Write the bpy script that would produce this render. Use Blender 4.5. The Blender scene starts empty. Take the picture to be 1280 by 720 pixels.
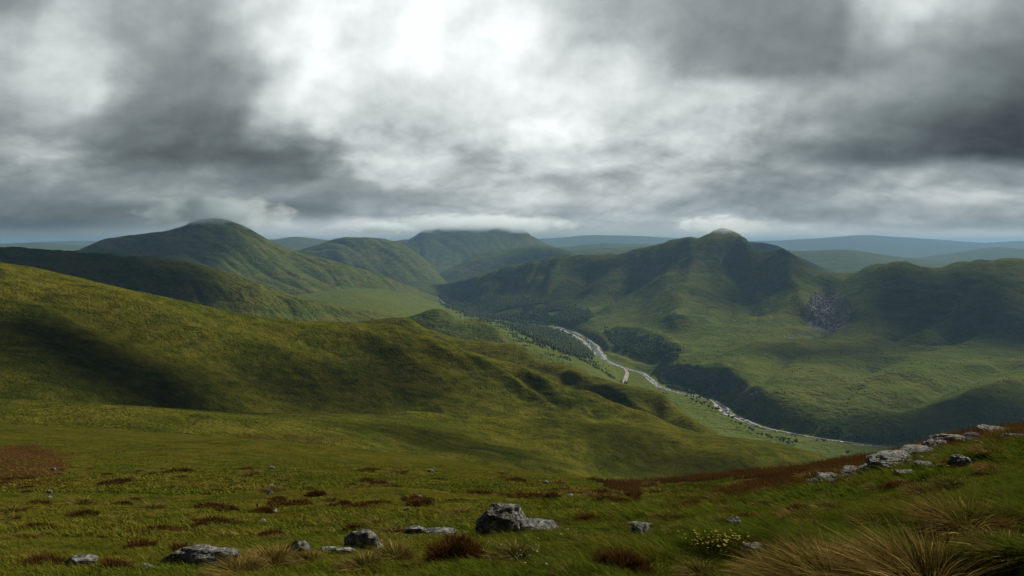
import bpy, math, random
import numpy as np
from mathutils import Vector

# ------------------------------------------------------------------ camera, world, sun, exposure
F, HZ, CAMZ = 949.0, 302.0, 450.0        # focal length and horizon row for a 1280x720 picture, eye height over the river
SUN_AZ, SUN_EL = math.radians(48), math.radians(36)
SUN_DIR = np.array([math.sin(SUN_AZ)*math.cos(SUN_EL), math.cos(SUN_AZ)*math.cos(SUN_EL), math.sin(SUN_EL)])
sc = bpy.context.scene
COL = sc.collection
cam = bpy.data.objects.new('camera', bpy.data.cameras.new('camera')); COL.objects.link(cam)
cam.location = (0, 0, CAMZ); cam.rotation_euler = (math.radians(90), 0, 0)
cam.data.sensor_width = 36.0; cam.data.lens = 36.0*F/1280.0
cam.data.shift_y = -(360.0-HZ)/1280.0
cam.data.clip_start = 0.1; cam.data.clip_end = 150000
sc.camera = cam
sc.view_settings.view_transform = 'Standard'; sc.view_settings.look = 'None'
sc.view_settings.exposure = 0.40; sc.view_settings.gamma = 1.0; sc.view_settings.use_curve_mapping = False
sc.render.engine = 'CYCLES'
sc.cycles.use_denoising = True
sc.cycles.max_bounces = 5; sc.cycles.diffuse_bounces = 2; sc.cycles.glossy_bounces = 1
sc.cycles.transparent_max_bounces = 8; sc.cycles.volume_bounces = 3
sc.cycles.volume_step_rate = 1.0; sc.cycles.volume_max_steps = 128
sc.cycles.caustics_reflective = False; sc.cycles.caustics_refractive = False

sun = bpy.data.objects.new('sun', bpy.data.lights.new('sun', 'SUN')); COL.objects.link(sun)
sun.data.energy = 5.0; sun.data.angle = math.radians(3.2); sun.data.color = (1.0, 0.93, 0.80)
sun.rotation_euler = Vector(SUN_DIR).to_track_quat('Z', 'Y').to_euler()

world = bpy.data.worlds.new('World'); sc.world = world; world.use_nodes = True
world.cycles.sampling_method = 'MANUAL'; world.cycles.sample_map_resolution = 512

class NB:
    """small helper to write node expressions"""
    def __init__(s, nt): s.nt = nt; s.n = nt.nodes; s.l = nt.links
    def new(s, t, **k):
        n = s.n.new(t)
        for a, b in k.items(): setattr(n, a, b)
        return n
    def put(s, v, sock):
        if isinstance(v, bpy.types.NodeSocket): s.l.new(v, sock)
        elif v is not None: sock.default_value = v
    def m(s, op, a, b=None, c=None, clamp=False):
        n = s.new('ShaderNodeMath', operation=op, use_clamp=clamp)
        for i, v in enumerate((a, b, c)):
            if v is not None: s.put(v, n.inputs[i])
        return n.outputs[0]
    def add(s, a, b): return s.m('ADD', a, b)
    def sub(s, a, b): return s.m('SUBTRACT', a, b)
    def mul(s, a, b): return s.m('MULTIPLY', a, b)
    def comb(s, x, y, z):
        n = s.new('ShaderNodeCombineXYZ')
        for i, v in enumerate((x, y, z)): s.put(v, n.inputs[i])
        return n.outputs[0]
    def vm(s, op, a, b=None, scale=None):
        n = s.new('ShaderNodeVectorMath', operation=op)
        s.put(a, n.inputs[0])
        if b is not None: s.put(b, n.inputs[1])
        if scale is not None: s.put(scale, n.inputs[3])
        return n.outputs['Value'] if op in ('LENGTH', 'DOT_PRODUCT', 'DISTANCE') else n.outputs[0]
    def noise(s, vec, scale, detail=3.0, rough=0.5, dist=0.0, dim='3D', kind='FBM', lac=2.0):
        n = s.new('ShaderNodeTexNoise', noise_dimensions=dim, noise_type=kind)
        s.put(vec, n.inputs['Vector']); n.inputs['Scale'].default_value = scale
        n.inputs['Detail'].default_value = detail; n.inputs['Roughness'].default_value = rough
        n.inputs['Distortion'].default_value = dist; n.inputs['Lacunarity'].default_value = lac
        return n.outputs[0]
    def remap(s, v, a, b, c=0.0, d=1.0, smooth=True):
        n = s.new('ShaderNodeMapRange', interpolation_type='SMOOTHSTEP' if smooth else 'LINEAR')
        s.put(v, n.inputs[0])
        for i, q in enumerate((a, b, c, d)): s.put(q, n.inputs[i+1])
        return n.outputs[0]
    def mix(s, f, a, b, mode='MIX'):
        n = s.new('ShaderNodeMix', data_type='RGBA', blend_type=mode)
        s.put(f, n.inputs[0]); s.put(a, n.inputs[6]); s.put(b, n.inputs[7])
        return n.outputs[2]

def rgb(r, g, b): return (r, g, b, 1.0)

# ---- the sky: Nishita daylight behind a broken overcast; the cloud masses are laid out by azimuth and height
SKY_ROWS = [
 (-90, "0:.60 200:.56 400:.74 560:.80 700:.66 900:.50 1100:.56 1280:.50"),
 (0, "0:.58 80:.71 160:.62 240:.60 320:.80 400:.97 450:.90 480:.90 530:.99 570:.94 600:.91 640:.90 720:.72 800:.62 880:.54 960:.51 1040:.53 1085:.72 1140:.80 1200:.68 1280:.58"),
 (40, "0:.73 60:.77 110:.70 160:.57 200:.60 240:.55 280:.63 320:.86 360:.88 400:.95 440:.84 480:.92 530:1.04 562:.93 592:.91 620:1.01 650:.95 700:.77 760:.65 800:.62 880:.53 960:.49 1040:.49 1080:.61 1120:.69 1160:.66 1220:.58 1280:.50"),
 (80, "0:.73 60:.80 100:.76 140:.61 200:.53 260:.53 300:.62 340:.84 380:.96 420:.95 460:.86 500:.95 530:1.02 562:.93 620:.97 660:.89 700:.83 740:.82 780:.88 820:.73 860:.60 940:.50 1020:.49 1080:.55 1140:.57 1200:.51 1280:.45"),
 (120, "0:.63 60:.71 100:.78 130:.61 180:.51 240:.51 290:.59 330:.80 370:.96 420:.94 460:.82 520:.88 600:.90 680:.90 740:.92 800:.87 840:.84 900:.78 960:.71 1020:.67 1080:.61 1140:.55 1200:.47 1280:.39"),
 (160, "0:.59 60:.61 120:.57 180:.51 240:.47 290:.48 330:.72 360:.74 400:.90 460:.80 520:.82 600:.86 650:.95 700:1.0 750:.92 800:.86 860:.88 920:.86 960:.75 1000:.67 1060:.55 1120:.47 1200:.39 1280:.33"),
 (198, "0:.68 50:.78 90:.74 120:.59 180:.51 240:.47 320:.44 370:.47 405:.66 450:.90 490:.96 540:.90 580:.76 640:.84 700:.88 740:.85 790:.89 840:.81 900:.73 960:.65 1020:.53 1100:.45 1180:.37 1240:.31 1280:.32"),
 (222, "0:.60 60:.68 100:.62 160:.57 240:.60 300:.55 370:.49 420:.62 480:.82 540:.88 580:.80 640:.79 700:.73 760:.77 820:.75 880:.72 940:.64 980:.60 1020:.64 1080:.66 1140:.70 1200:.66 1280:.62"),
 (246, "0:.51 60:.57 120:.61 200:.63 280:.61 340:.59 400:.57 460:.60 540:.66 600:.80 660:.86 720:.79 780:.84 840:.79 900:.67 960:.62 1020:.61 1080:.70 1140:.79 1220:.79 1280:.74"),
 (266, "0:.46 80:.50 160:.47 240:.52 300:.52 360:.47 400:.50 460:.67 520:.70 580:.80 620:.82 680:.73 740:.79 800:.71 860:.67 940:.65 1020:.63 1100:.67 1200:.67 1280:.65"),
 (282, "0:.43 60:.43 140:.48 220:.56 300:.62 360:.74 420:.82 480:.86 520:.72 580:.73 640:.78 700:.71 780:.71 860:.70 940:.68 1000:.78 1060:.72 1140:.63 1200:.63 1280:.63"),
 (295, "0:.45 60:.48 120:.56 200:.66 320:.72 400:.76 480:.72 540:.70 640:.68 720:.68 800:.70 900:.72 960:.80 1040:.76 1100:.68 1180:.74 1280:.75")]
def build_sky():
    nt = world.node_tree; nt.nodes.clear(); b = NB(nt)
    tc = b.new('ShaderNodeTexCoord').outputs['Generated']
    sep = b.new('ShaderNodeSeparateXYZ'); b.l.new(tc, sep.inputs[0])
    X, Y, Z = sep.outputs
    az = b.m('ARCTAN2', X, Y)
    hyp = b.m('SQRT', b.add(b.mul(X, X), b.mul(Y, Y)))
    te = b.m('DIVIDE', Z, b.m('MAXIMUM', hyp, 0.02))
    E = b.mul(b.m('DIVIDE', te, b.m('MAXIMUM', b.m('COSINE', az), 0.74)), F)   # height over the horizon
    U = b.mul(az, F)
    Ec = b.m('MAXIMUM', E, 0.0)
    strat = b.mul(b.m('LOGARITHM', b.add(b.mul(Ec, 1/110.0), 1.0), math.e), 190.0)   # layers close up towards the horizon
    P = b.comb(b.mul(U, 0.0085), b.mul(strat, 0.0170), 0.0)
    def nz(off, scale, detail, rough=0.55):
        v = b.vm('ADD', P, (off, off*1.7, off*0.6))
        return b.sub(b.noise(v, scale, detail, rough), 0.5)
    w1x, w1y = nz(3.1, 0.62, 5.5, 0.52), nz(11.7, 0.62, 5.5, 0.52)
    small = b.m('MINIMUM', b.add(b.mul(Ec, 1/170.0), 0.10), 1.0)
    Uw = b.add(U, b.mul(w1x, 95.0))
    Ew = b.add(E, b.mul(b.mul(w1y, 80.0), small))
    L0, L1 = math.atan(-1.0)*F, math.atan(1.0)*F
    fac = b.remap(Uw, L0, L1, 0.0, 1.0, smooth=False)
    tone, prev = None, None
    for (v, txt) in reversed(SKY_ROWS):
        r = b.new('ShaderNodeValToRGB'); b.l.new(fac, r.inputs[0]); cr = r.color_ramp; cr.interpolation = 'EASE'
        st = [tuple(map(float, t.split(':'))) for t in txt.split()]
        st = [((math.atan((u-640)/F)*F-L0)/(L1-L0), t) for u, t in st]
        while len(cr.elements) < len(st): cr.elements.new(0.5)
        for e_, (p, t) in zip(cr.elements, st): e_.position = p
        for e_, (p, t) in zip(cr.elements, st): e_.position = p; e_.color = (t*0.9, t*0.9, t*0.9, 1)
        val = b.m('DIVIDE', r.outputs[0], 0.9)
        e = HZ-v
        if tone is None: tone = val
        else:
            w = b.remap(Ew, prev, e); tone = b.m('MULTIPLY_ADD', b.sub(val, tone), w, tone)
        prev = e
    tone = b.m('MULTIPLY_ADD', tone, 1.17, -0.118)
    tone = b.mul(tone, b.remap(b.m('ABSOLUTE', U), 640.0, 1500.0, 1.0, 0.62))
    tone = b.mul(tone, b.remap(E, 380.0, 900.0, 1.0, 0.75))
    # billows, lit from the upper side
    d1 = nz(21.0, 0.75, 5.5, 0.53)
    v2 = b.vm('ADD', P, (21.0-0.05, 21.0*1.7+0.13, 21.0*0.6))
    d2 = b.sub(b.noise(v2, 0.75, 5.5, 0.53), 0.5)
    relief = b.sub(d1, d2)
    fine = nz(41.0, 2.6, 5.0, 0.58)
    amt = b.remap(tone, 0.40, 0.85, 0.45, 1.0)                 # the dark cloud bases are smooth
    tone = b.add(tone, b.mul(amt, b.mul(b.remap(E, 0.0, 110.0, 0.42, 1.0), b.add(b.add(b.mul(d1, 0.14), b.mul(relief, 0.75)), b.mul(fine, 0.07)))))
    # heaped cumulus along the middle heights
    vor = b.new('ShaderNodeTexVoronoi', voronoi_dimensions='3D', feature='SMOOTH_F1'); b.put(b.vm('ADD', P, b.vm('SCALE', b.comb(w1x, w1y, 0.0), scale=0.9)), vor.inputs['Vector'])
    vor.inputs['Scale'].default_value = 1.5; vor.inputs['Detail'].default_value = 3.0; vor.inputs['Roughness'].default_value = 0.6; vor.inputs['Smoothness'].default_value = 0.45
    bil = b.sub(0.56, vor.outputs['Distance'])
    reg = b.mul(b.remap(E, 6.0, 30.0), b.remap(E, 110.0, 210.0, 1.0, 0.0))
    tone = b.add(tone, b.mul(b.mul(b.mul(bil, reg), amt), 0.20))
    heap = b.mul(b.remap(b.add(nz(57.0, 0.75, 2.0), b.mul(bil, 0.55)), 0.12, 0.20), b.mul(reg, amt))
    edge = b.remap(b.add(nz(57.0, 0.75, 2.0), b.mul(bil, 0.55)), 0.12, 0.46, 0.22, -0.10)
    tone = b.m('MULTIPLY_ADD', heap, edge, tone)
    tone = b.add(tone, 0.06)
    tone = b.sub(tone, b.mul(b.m('MAXIMUM', b.sub(tone, 0.80), 0.0), 0.28))
    tone = b.m('MINIMUM', b.m('MAXIMUM', tone, 0.22), 1.02)
    lin = b.m('POWER', tone, 2.25)
    cloud = b.mix(b.remap(tone, 0.40, 0.98), rgb(0.80, 0.955, 0.98), rgb(0.95, 1.0, 0.99))
    cloud = b.vm('SCALE', cloud, scale=lin)
    sky = b.new('ShaderNodeTexSky', sky_type='NISHITA'); sky.sun_disc = False
    sky.sun_elevation = SUN_EL; sky.sun_rotation = SUN_AZ
    sky.altitude = 450; sky.air_density = 1.6; sky.dust_density = 0.3; sky.ozone_density = 3.0
    blue = b.mix(1.0, b.vm('SCALE', sky.outputs[0], scale=0.06), rgb(0.50, 0.72, 0.95), 'MULTIPLY')
    gap = b.mul(b.remap(E, 2.0, 20.0, 1.0, 0.0), b.remap(nz(71.0, 0.8, 3.0), -0.2, 0.12, 0.1, 0.55))
    out = b.mix(gap, cloud, blue)
    low = b.remap(E, -6.0, 2.0)
    out = b.mix(low, rgb(0.13, 0.19, 0.235), out)
    bg = b.new('ShaderNodeBackground'); b.put(out, bg.inputs[0]); bg.inputs[1].default_value = 0.765
    o = b.new('ShaderNodeOutputWorld'); b.l.new(bg.outputs[0], o.inputs[0])
build_sky()

# ------------------------------------------------------------------ helpers
def tag(o, label=None, cat=None, group=None, kind=None):
    if label: o['label'] = label
    if cat: o['category'] = cat
    if group: o['group'] = group
    if kind: o['kind'] = kind
    return o
def mesh_obj(name, verts, faces_flat, nper, mat, parent=None, smooth=True, attrs=None):
    """fast mesh from numpy arrays; every face has nper corners"""
    me = bpy.data.meshes.new(name)
    nv, nf = len(verts), len(faces_flat)//nper
    me.vertices.add(nv); me.vertices.foreach_set('co', np.asarray(verts, np.float32).ravel())
    me.loops.add(nf*nper); me.loops.foreach_set('vertex_index', np.asarray(faces_flat, np.int32).ravel())
    me.polygons.add(nf); me.polygons.foreach_set('loop_start', np.arange(0, nf*nper, nper, dtype=np.int32))
    me.update(calc_edges=True)
    me.polygons.foreach_set('use_smooth', np.full(nf, smooth))
    for k, v in (attrs or {}).items():
        at = me.attributes.new(k, 'FLOAT_COLOR', 'POINT')
        at.data.foreach_set('color', np.asarray(v, np.float32).ravel())
    if mat: me.materials.append(mat)
    o = bpy.data.objects.new(name, me); COL.objects.link(o); o.parent = parent
    return o

rng = np.random.default_rng(7)
_perm = rng.permutation(256).astype(np.int32); _perm = np.concatenate([_perm, _perm])
_ga = rng.uniform(0, 2*np.pi, 256); _gx, _gy = np.cos(_ga).astype(np.float32), np.sin(_ga).astype(np.float32)
def perlin(x, y, seed=0):
    x = x+seed*17.31; y = y+seed*31.7
    xi = np.floor(x); yi = np.floor(y)
    fx = (x-xi).astype(np.float32); fy = (y-yi).astype(np.float32)
    xi = xi.astype(np.int32) & 255; yi = yi.astype(np.int32) & 255
    u = fx*fx*fx*(fx*(fx*6-15)+10); v = fy*fy*fy*(fy*(fy*6-15)+10)
    def g(ix, iy, dx, dy):
        h = _perm[_perm[ix & 255]+(iy & 255)]
        return _gx[h]*dx+_gy[h]*dy
    a = g(xi, yi, fx, fy); b_ = g(xi+1, yi, fx-1, fy); c = g(xi, yi+1, fx, fy-1); d = g(xi+1, yi+1, fx-1, fy-1)
    return (a+(b_-a)*u)*(1-v)+(c+(d-c)*u)*v
_g3 = rng.normal(size=(256, 3)); _g3 /= np.linalg.norm(_g3, axis=1)[:, None]
def perlin3(p, seed=0):
    p = p+seed*13.7; i = np.floor(p); f = p-i; i = i.astype(np.int32) & 255
    w = f*f*f*(f*(f*6-15)+10); r = 0
    for dx in (0, 1):
        for dy in (0, 1):
            for dz in (0, 1):
                h = _perm[_perm[_perm[(i[:, 0]+dx) & 255]+((i[:, 1]+dy) & 255)]+((i[:, 2]+dz) & 255)]
                gr = _g3[h]; d = f-np.array([dx, dy, dz])
                wt = (w[:, 0] if dx else 1-w[:, 0])*(w[:, 1] if dy else 1-w[:, 1])*(w[:, 2] if dz else 1-w[:, 2])
                r = r+wt*(gr*d).sum(1)
    return r
def fbm(x, y, n=4, seed=0, gain=0.5):
    r = 0; a = 1.0
    for k in range(n): r = r+a*perlin(x*2**k, y*2**k, seed+k*3); a *= gain
    return r
def sstep(x, a, b):
    t = np.clip((x-a)/(b-a), 0, 1); return t*t*(3-2*t)
def pchip_slopes(x, y):
    h = np.diff(x); d = np.diff(y)/h; m = np.zeros_like(y)
    if len(x) == 2: m[:] = d[0]; return m
    w1 = 2*h[1:]+h[:-1]; w2 = h[1:]+2*h[:-1]
    with np.errstate(divide='ignore', invalid='ignore'):
        mm = (w1+w2)/(w1/d[:-1]+w2/d[1:])
    m[1:-1] = np.where(d[:-1]*d[1:] > 0, mm, 0); m[0] = d[0]; m[-1] = d[-1]
    return m
def pchip(x, xs, ys, ms):
    x = np.clip(x, xs[0], xs[-1]); i = np.clip(np.searchsorted(xs, x)-1, 0, len(xs)-2)
    h = xs[i+1]-xs[i]; t = (x-xs[i])/h; t2 = t*t; t3 = t2*t
    return (2*t3-3*t2+1)*ys[i]+(t3-2*t2+t)*h*ms[i]+(-2*t3+3*t2)*ys[i+1]+(t3-t2)*h*ms[i+1]

# ------------------------------------------------------------------ landform data: contour lines (column, depression, distance in metres)
# depression is given in picture rows below/above the horizon row HZ; every line has its own distance, so each landform is a real body
class Layer:
    def __init__(s, name, lines, front=0.6, back=0.28, backlen=1.35, detail=1.0):
        s.name, s.front, s.back, s.backlen, s.detail = name, front, back, backlen, detail
        s.lines = []
        for ln in lines:
            a = np.array([(p[0]-640)/F for p in ln], float)
            T = np.array([(p[1]-HZ)/F for p in ln], float); L = np.log([p[2] for p in ln])
            s.lines.append((a, T, pchip_slopes(a, T), L, pchip_slopes(a, L)))
        s.feats = []
    def knots(s, a):
        Ls, Ts = [], []
        for (ka, kT, mT, kL, mL) in s.lines:
            Ls.append(pchip(a, ka, kL, mL)); Ts.append(pchip(a, ka, kT, mT))
        for k in range(1, len(Ls)): Ls[k] = np.maximum(Ls[k], Ls[k-1]+0.02)
        # front skirt and back slope
        y0 = np.exp(Ls[0]); z0 = -y0*Ts[0]; yf = y0*0.80; zf = z0-s.front*(y0-yf)
        y1 = np.exp(Ls[-1]); z1 = -y1*Ts[-1]; yb = y1*s.backlen; zb = z1-s.back*(yb-y1)
        return [np.log(yf)]+Ls+[np.log(yb)], [-zf/yf]+Ts+[-zb/yb]
    def height(s, a, y):
        L, T = s.knots(a); ly = np.log(y); K = len(L)
        h = [L[k+1]-L[k] for k in range(K-1)]; d = [(T[k+1]-T[k])/h[k] for k in range(K-1)]
        m = [d[0]]
        for k in range(1, K-1):
            w1 = 2*h[k]+h[k-1]; w2 = h[k]+2*h[k-1]; pr = d[k-1]*d[k] > 0
            m.append(np.where(pr, (w1+w2)/(w1/np.where(pr, d[k-1], 1)+w2/np.where(pr, d[k], 1)), 0.0))
        m.append(d[-1])
        out = np.full(np.broadcast(a, y).shape, -500.0)
        res = T[0]+m[0]*(ly-L[0])
        for k in range(K-1):
            t = (ly-L[k])/h[k]; inside = (t >= 0) & (t < 1)
            t2 = t*t; t3 = t2*t
            v = (2*t3-3*t2+1)*T[k]+(t3-2*t2+t)*h[k]*m[k]+(-2*t3+3*t2)*T[k+1]+(t3-t2)*h[k]*m[k+1]
            res = np.where(inside, v, res)
        z = CAMZ-y*res
        z = np.where(ly < L[0], CAMZ-np.exp(L[0])*T[0]-1.2*(np.exp(L[0])-y), z)
        z = np.where(ly >= L[-1], CAMZ-np.exp(L[-1])*T[-1]-0.5*(y-np.exp(L[-1])), z)
        return z

def cl(s, Y=None):
    """'u:v@Y u:v@Y' -> contour"""
    r = []
    for t in s.split():
        u, w = t.split(':'); v, yy = w.split('@'); r.append((float(u), float(v), float(yy)))
    return r

LAYERS = []
LAYERS.append(Layer('G', [
    cl('-262:1850@1 640:1850@1 1541:1850@1'),
    cl('-262:720@8 0:720@7.6 400:722@7 640:722@6.6 800:720@6.4 900:720@6 1050:720@5.4 1150:722@5 1280:722@4.4 1541:720@4'),
    cl('-262:655@25 0:655@25 200:653@24 400:652@22 640:652@18 800:655@16 900:655@13.5 1000:655@11 1150:645@9 1280:632@8 1541:620@7'),
    cl('-262:600@85 0:600@85 200:600@90 400:603@85 640:616@60 800:625@40 900:618@36 1000:612@28 1100:598@22 1200:578@19 1280:566@18 1541:550@16'),
    cl('-262:535@330 0:530@330 200:540@330 300:548@320 400:556@300 500:567@280 600:580@230 700:596@180 780:606@130 850:601@104 930:593@88 1000:587@74 1050:578@65 1100:573@57 1150:560@50 1200:549@46 1280:538@43 1400:525@42 1541:515@42')],
    back=0.42, detail=1.0))
LAYERS.append(Layer('S', [
    cl('-262:528@350 0:522@370 200:532@380 400:550@410 500:560@450 600:573@480 700:590@500 800:606@530 900:612@570 1000:612@610 1060:620@630 1541:700@640'),
    cl('-262:500@490 0:500@490 200:510@540 300:516@600 400:519@650 500:522@695 600:525@730 700:528@750 800:534@760 900:545@770 960:553@768 1000:561@760 1040:574@740 1080:600@710 1200:680@680 1541:900@650')],
    back=0.45))
LAYERS.append(Layer('N', [
    cl('-262:505@480 0:503@500 200:512@560 400:522@670 550:527@735 640:529@755 700:531@765 800:538@770 860:546@770 900:557@768 960:590@760 1541:900@740'),
    cl('-262:420@600 0:425@600 200:444@660 400:466@755 550:484@805 640:498@818 700:508@820 770:521@815 830:533@800 870:543@785 900:554@775 960:589@765 1541:900@745'),
    cl('-262:270@760 -100:305@760 0:327@760 60:339@770 120:353@785 200:371@805 300:390@835 370:398@860 440:402@885 490:404@905 533:417@905 553:425@905 581:435@905 616:447@900 640:454@898 692:474@885 743:498@868 795:519@845 847:534@815 880:544@790 930:575@772 1541:900@750')],
    back=0.40))
LAYERS.append(Layer('H', [
    cl('-262:520@1200 300:490@1200 400:462@1230 440:450@1240 505:438@1240 533:443@1230 581:453@1215 633:462@1210 712:492@1140 746:508@1110 780:512@1070 826:527@1020 847:540@985 881:556@935 905:566@915 960:600@880 1541:900@860'),
    cl('-262:500@1400 300:440@1400 400:418@1400 440:405@1380 505:397@1350 533:410@1330 581:424@1300 620:427@1300 650:430@1300 671:445@1270 712:457@1230 746:473@1190 780:481@1150 826:490@1100 847:508@1060 881:530@1000 905:545@980 940:570@960 1541:900@950')],
    back=0.40))
LAYERS.append(Layer('K', [
    cl('-262:600@2000 400:480@2200 470:450@2200 546:424@2200 625:440@2150 700:490@2000 1541:900@2000'),
    cl('-262:600@2400 400:450@2400 470:420@2400 491:403@2400 520:393@2400 546:386@2400 560:390@2400 575:400@2380 602:402@2350 625:414@2300 660:444@2300 760:560@2300 1541:900@2300')],
    back=0.3))
LAYERS.append(Layer('A', [
    cl('-262:400@1900 0:388@1900 200:402@1950 300:412@2000 400:418@2150 480:416@2300 540:422@2450 600:445@2500 700:520@2500 1541:900@2400'),
    cl('-262:300@2200 0:307@2200 45:311@2200 138:318@2250 220:325@2300 262:334@2300 310:349@2350 344:362@2400 389:374@2500 440:384@2650 500:399@2800 560:418@2900 620:450@2900 700:520@2900 1541:900@2900')],
    back=0.25))
LAYERS.append(Layer('L', [
    cl('-262:430@2500 300:420@2600 440:400@2700 500:408@2600 560:416@2600 600:422@2600 650:434@2500 700:448@2400 760:475@2300 800:500@2300 900:600@2200 1541:900@2200'),
    cl('-262:390@3400 300:390@3400 440:378@3500 500:388@3300 560:402@3300 600:408@3200 650:417@3150 700:427@3000 740:441@2950 780:465@2900 900:560@2900 1541:900@2900'),
    cl('-262:375@4300 300:375@4300 440:366@4300 500:377@4200 560:391@4200 600:399@4000 650:408@3900 700:417@3700 740:440@3600 900:520@3600 1541:900@3600'),
    cl('-262:368@5000 300:368@5000 440:360@5200 500:366@5200 540:376@5250 560:383@5100 600:395@4900 650:420@4900 900:500@4900 1541:900@4900')],
    back=0.1))
LAYERS.append(Layer('M', [
    cl('-262:420@4100 0:400@4100 200:380@4200 300:375@4300 400:374@4400 440:373@4500 500:375@4800 540:381@5200 600:400@5400 700:460@5400 1541:900@5400'),
    cl('-262:370@4500 0:366@4500 130:338@4600 200:324@4700 270:317@4800 330:335@4800 400:350@4900 440:357@5000 480:364@5200 540:377@5500 600:398@5600 700:460@5600 1541:900@5600'),
    cl('-262:340@4800 0:322@4800 60:316@4900 92:313@5000 110:306@5100 130:299@5200 160:294@5300 185:291@5300 205:289@5400 225:284@5450 240:278@5500 256:274@5500 272:274@5500 296:279@5500 312:287@5500 330:297@5500 350:305@5500 375:315@5500 400:322@5500 440:333@5500 480:345@5600 510:357@5800 540:369@6000 580:386@6200 640:430@6200 1541:900@6200')],
    back=0.3))
LAYERS.append(Layer('R', [
    cl('-262:900@6000 400:450@6000 480:400@6500 533:366@6600 548:374@6000 560:382@5400 600:394@4750 650:402@4300 700:407@4030 740:424@3480 760:444@2980 790:458@2720 830:472@2480 870:486@2300 900:499@2140 930:515@1980 960:529@1865 1020:544@1755 1100:554@1682 1200:559@1650 1300:561@1640 1541:564@1630'),
    cl('-262:900@6500 400:450@6500 480:400@6800 533:360@7000 560:370@5900 600:383@5000 650:387@4550 700:391@4250 740:404@3800 790:424@3200 850:456@2450 870:456@2400 900:455@2310 960:484@1990 1020:502@1865 1100:506@1805 1280:508@1780 1541:512@1760'),
    cl('-262:900@6600 400:450@6600 480:400@6900 533:359@7100 560:364@6100 600:370@5250 650:371@4950 700:374@4600 740:385@4200 790:402@3700 850:425@3000 900:437@2700 960:441@2600 1020:440@2600 1100:436@2650 1280:430@2700 1541:420@2700'),
    cl('-262:900@6700 400:450@6700 480:400@7000 533:358@7200 560:359@6300 600:354@5450 650:347@5200 700:345@5000 780:350@4600 830:345@4300 850:350@4200 905:340@4200 930:350@4000 960:362@3800 1020:378@3500 1100:372@3400 1280:366@3300 1541:350@3300'),
    cl('-262:900@6900 400:440@6900 480:390@7100 500:376@7300 520:364@7300 533:357@7300 560:354@6500 598:344@5700 633:333@5500 671:324@5400 712:319@5250 780:317@5100 800:310@5000 830:303@4850 850:297@4750 862:295@4700 872:297@4700 885:292@4700 905:286@4700 920:290@4650 932:297@4550 950:313@4400 965:314@4350 975:313@4300 985:320@4200 1000:330@4100 1040:340@3950 1060:341@3900 1090:332@3850 1110:328@3850 1128:326@3850 1140:330@3850 1155:335@3800 1175:333@3850 1200:327@3850 1240:324@3850 1280:323@3850 1541:308@3850')],
    back=0.3))
LAYERS.append(Layer('far1', [
    cl('-262:900@7000 200:450@7000 340:370@7200 540:366@7300 700:420@7300 1541:900@7300'),
    cl('-262:900@8500 250:380@8500 340:325@8500 385:310@8500 409:302@8500 433:296@8500 454:295@8500 480:298@8500 505:307@8500 533:326@8400 547:341@8300 560:355@8200 600:385@8200 700:440@8200 1541:900@8200')], back=0.3))
LAYERS.append(Layer('far3', [
    cl('-262:900@7800 400:450@7800 520:370@7800 600:366@7800 800:364@7800 900:400@7800 1541:900@7800'),
    cl('-262:900@9400 400:450@9400 500:381@9400 533:353@9400 547:343@9400 581:326@9500 602:317@9500 636:312@9600 671:307@9600 712:314@9600 760:325@9600 830:345@9600 1541:900@9600')], back=0.3))
LAYERS.append(Layer('far2', [
    cl('-262:900@10000 300:400@10000 440:345@10000 700:345@10000 900:360@10000 1541:900@10000'),
    cl('-262:900@13000 300:400@13000 440:330@13000 480:306@13000 519:295@13000 533:287@13000 598:281@13000 640:284@13000 660:291@13000 671:298@13000 685:306@13000 720:314@13000 780:325@13000 900:360@13000 1541:900@13000')], back=0.3))
LAYERS.append(Layer('far5', [
    cl('-262:900@6500 800:400@6500 1000:365@6500 1200:380@6500 1541:900@6500'),
    cl('-262:900@7500 800:330@7500 880:312@7500 940:303@7500 971:308@7500 995:319@7500 1040:339@7500 1080:356@7500 1200:400@7500 1541:900@7500')], back=0.3))
LAYERS.append(Layer('far6', [
    cl('-262:900@9000 600:360@9000 800:350@9000 1000:348@9000 1160:348@9000 1300:352@9000 1541:400@9000'),
    cl('-262:900@11500 600:330@11500 700:314@11500 850:307@11500 940:307@11500 1005:314@11500 1054:312@11500 1102:318@11500 1160:325@11500 1250:333@11500 1541:360@11500')], back=0.3))
LAYERS.append(Layer('far7', [
    cl('-262:335@12500 0:335@12500 400:335@12500 640:335@12500 1000:336@12500 1541:336@12500'),
    cl('-262:303@16000 0:305@16000 50:303@16000 90:306@16000 150:310@16000 280:308@16000 340:300@16000 370:296@16000 400:299@16000 480:308@16000 600:312@16000 700:309@16000 760:304@16000 850:307@16000 1000:316@16000 1100:322@16000 1136:322@16000 1185:317@16000 1219:312@16000 1246:309@16000 1280:311@16000 1400:306@16000 1541:304@16000')], back=0.2))
LAYERS.append(Layer('far8', [
    cl('-262:315@22000 640:315@22000 1541:315@22000'),
    cl('-262:300@28000 0:304@28000 100:301@28000 200:303@28000 350:299@28000 450:301@28000 560:302@28000 700:297@28000 740:294@28000 800:295@28000 850:298@28000 950:301@28000 1020:298@28000 1081:294@28000 1120:296@28000 1180:300@28000 1230:303@28000 1280:301@28000 1541:300@28000')], back=0.05))
LAY = {l.name: l for l in LAYERS}

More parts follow.
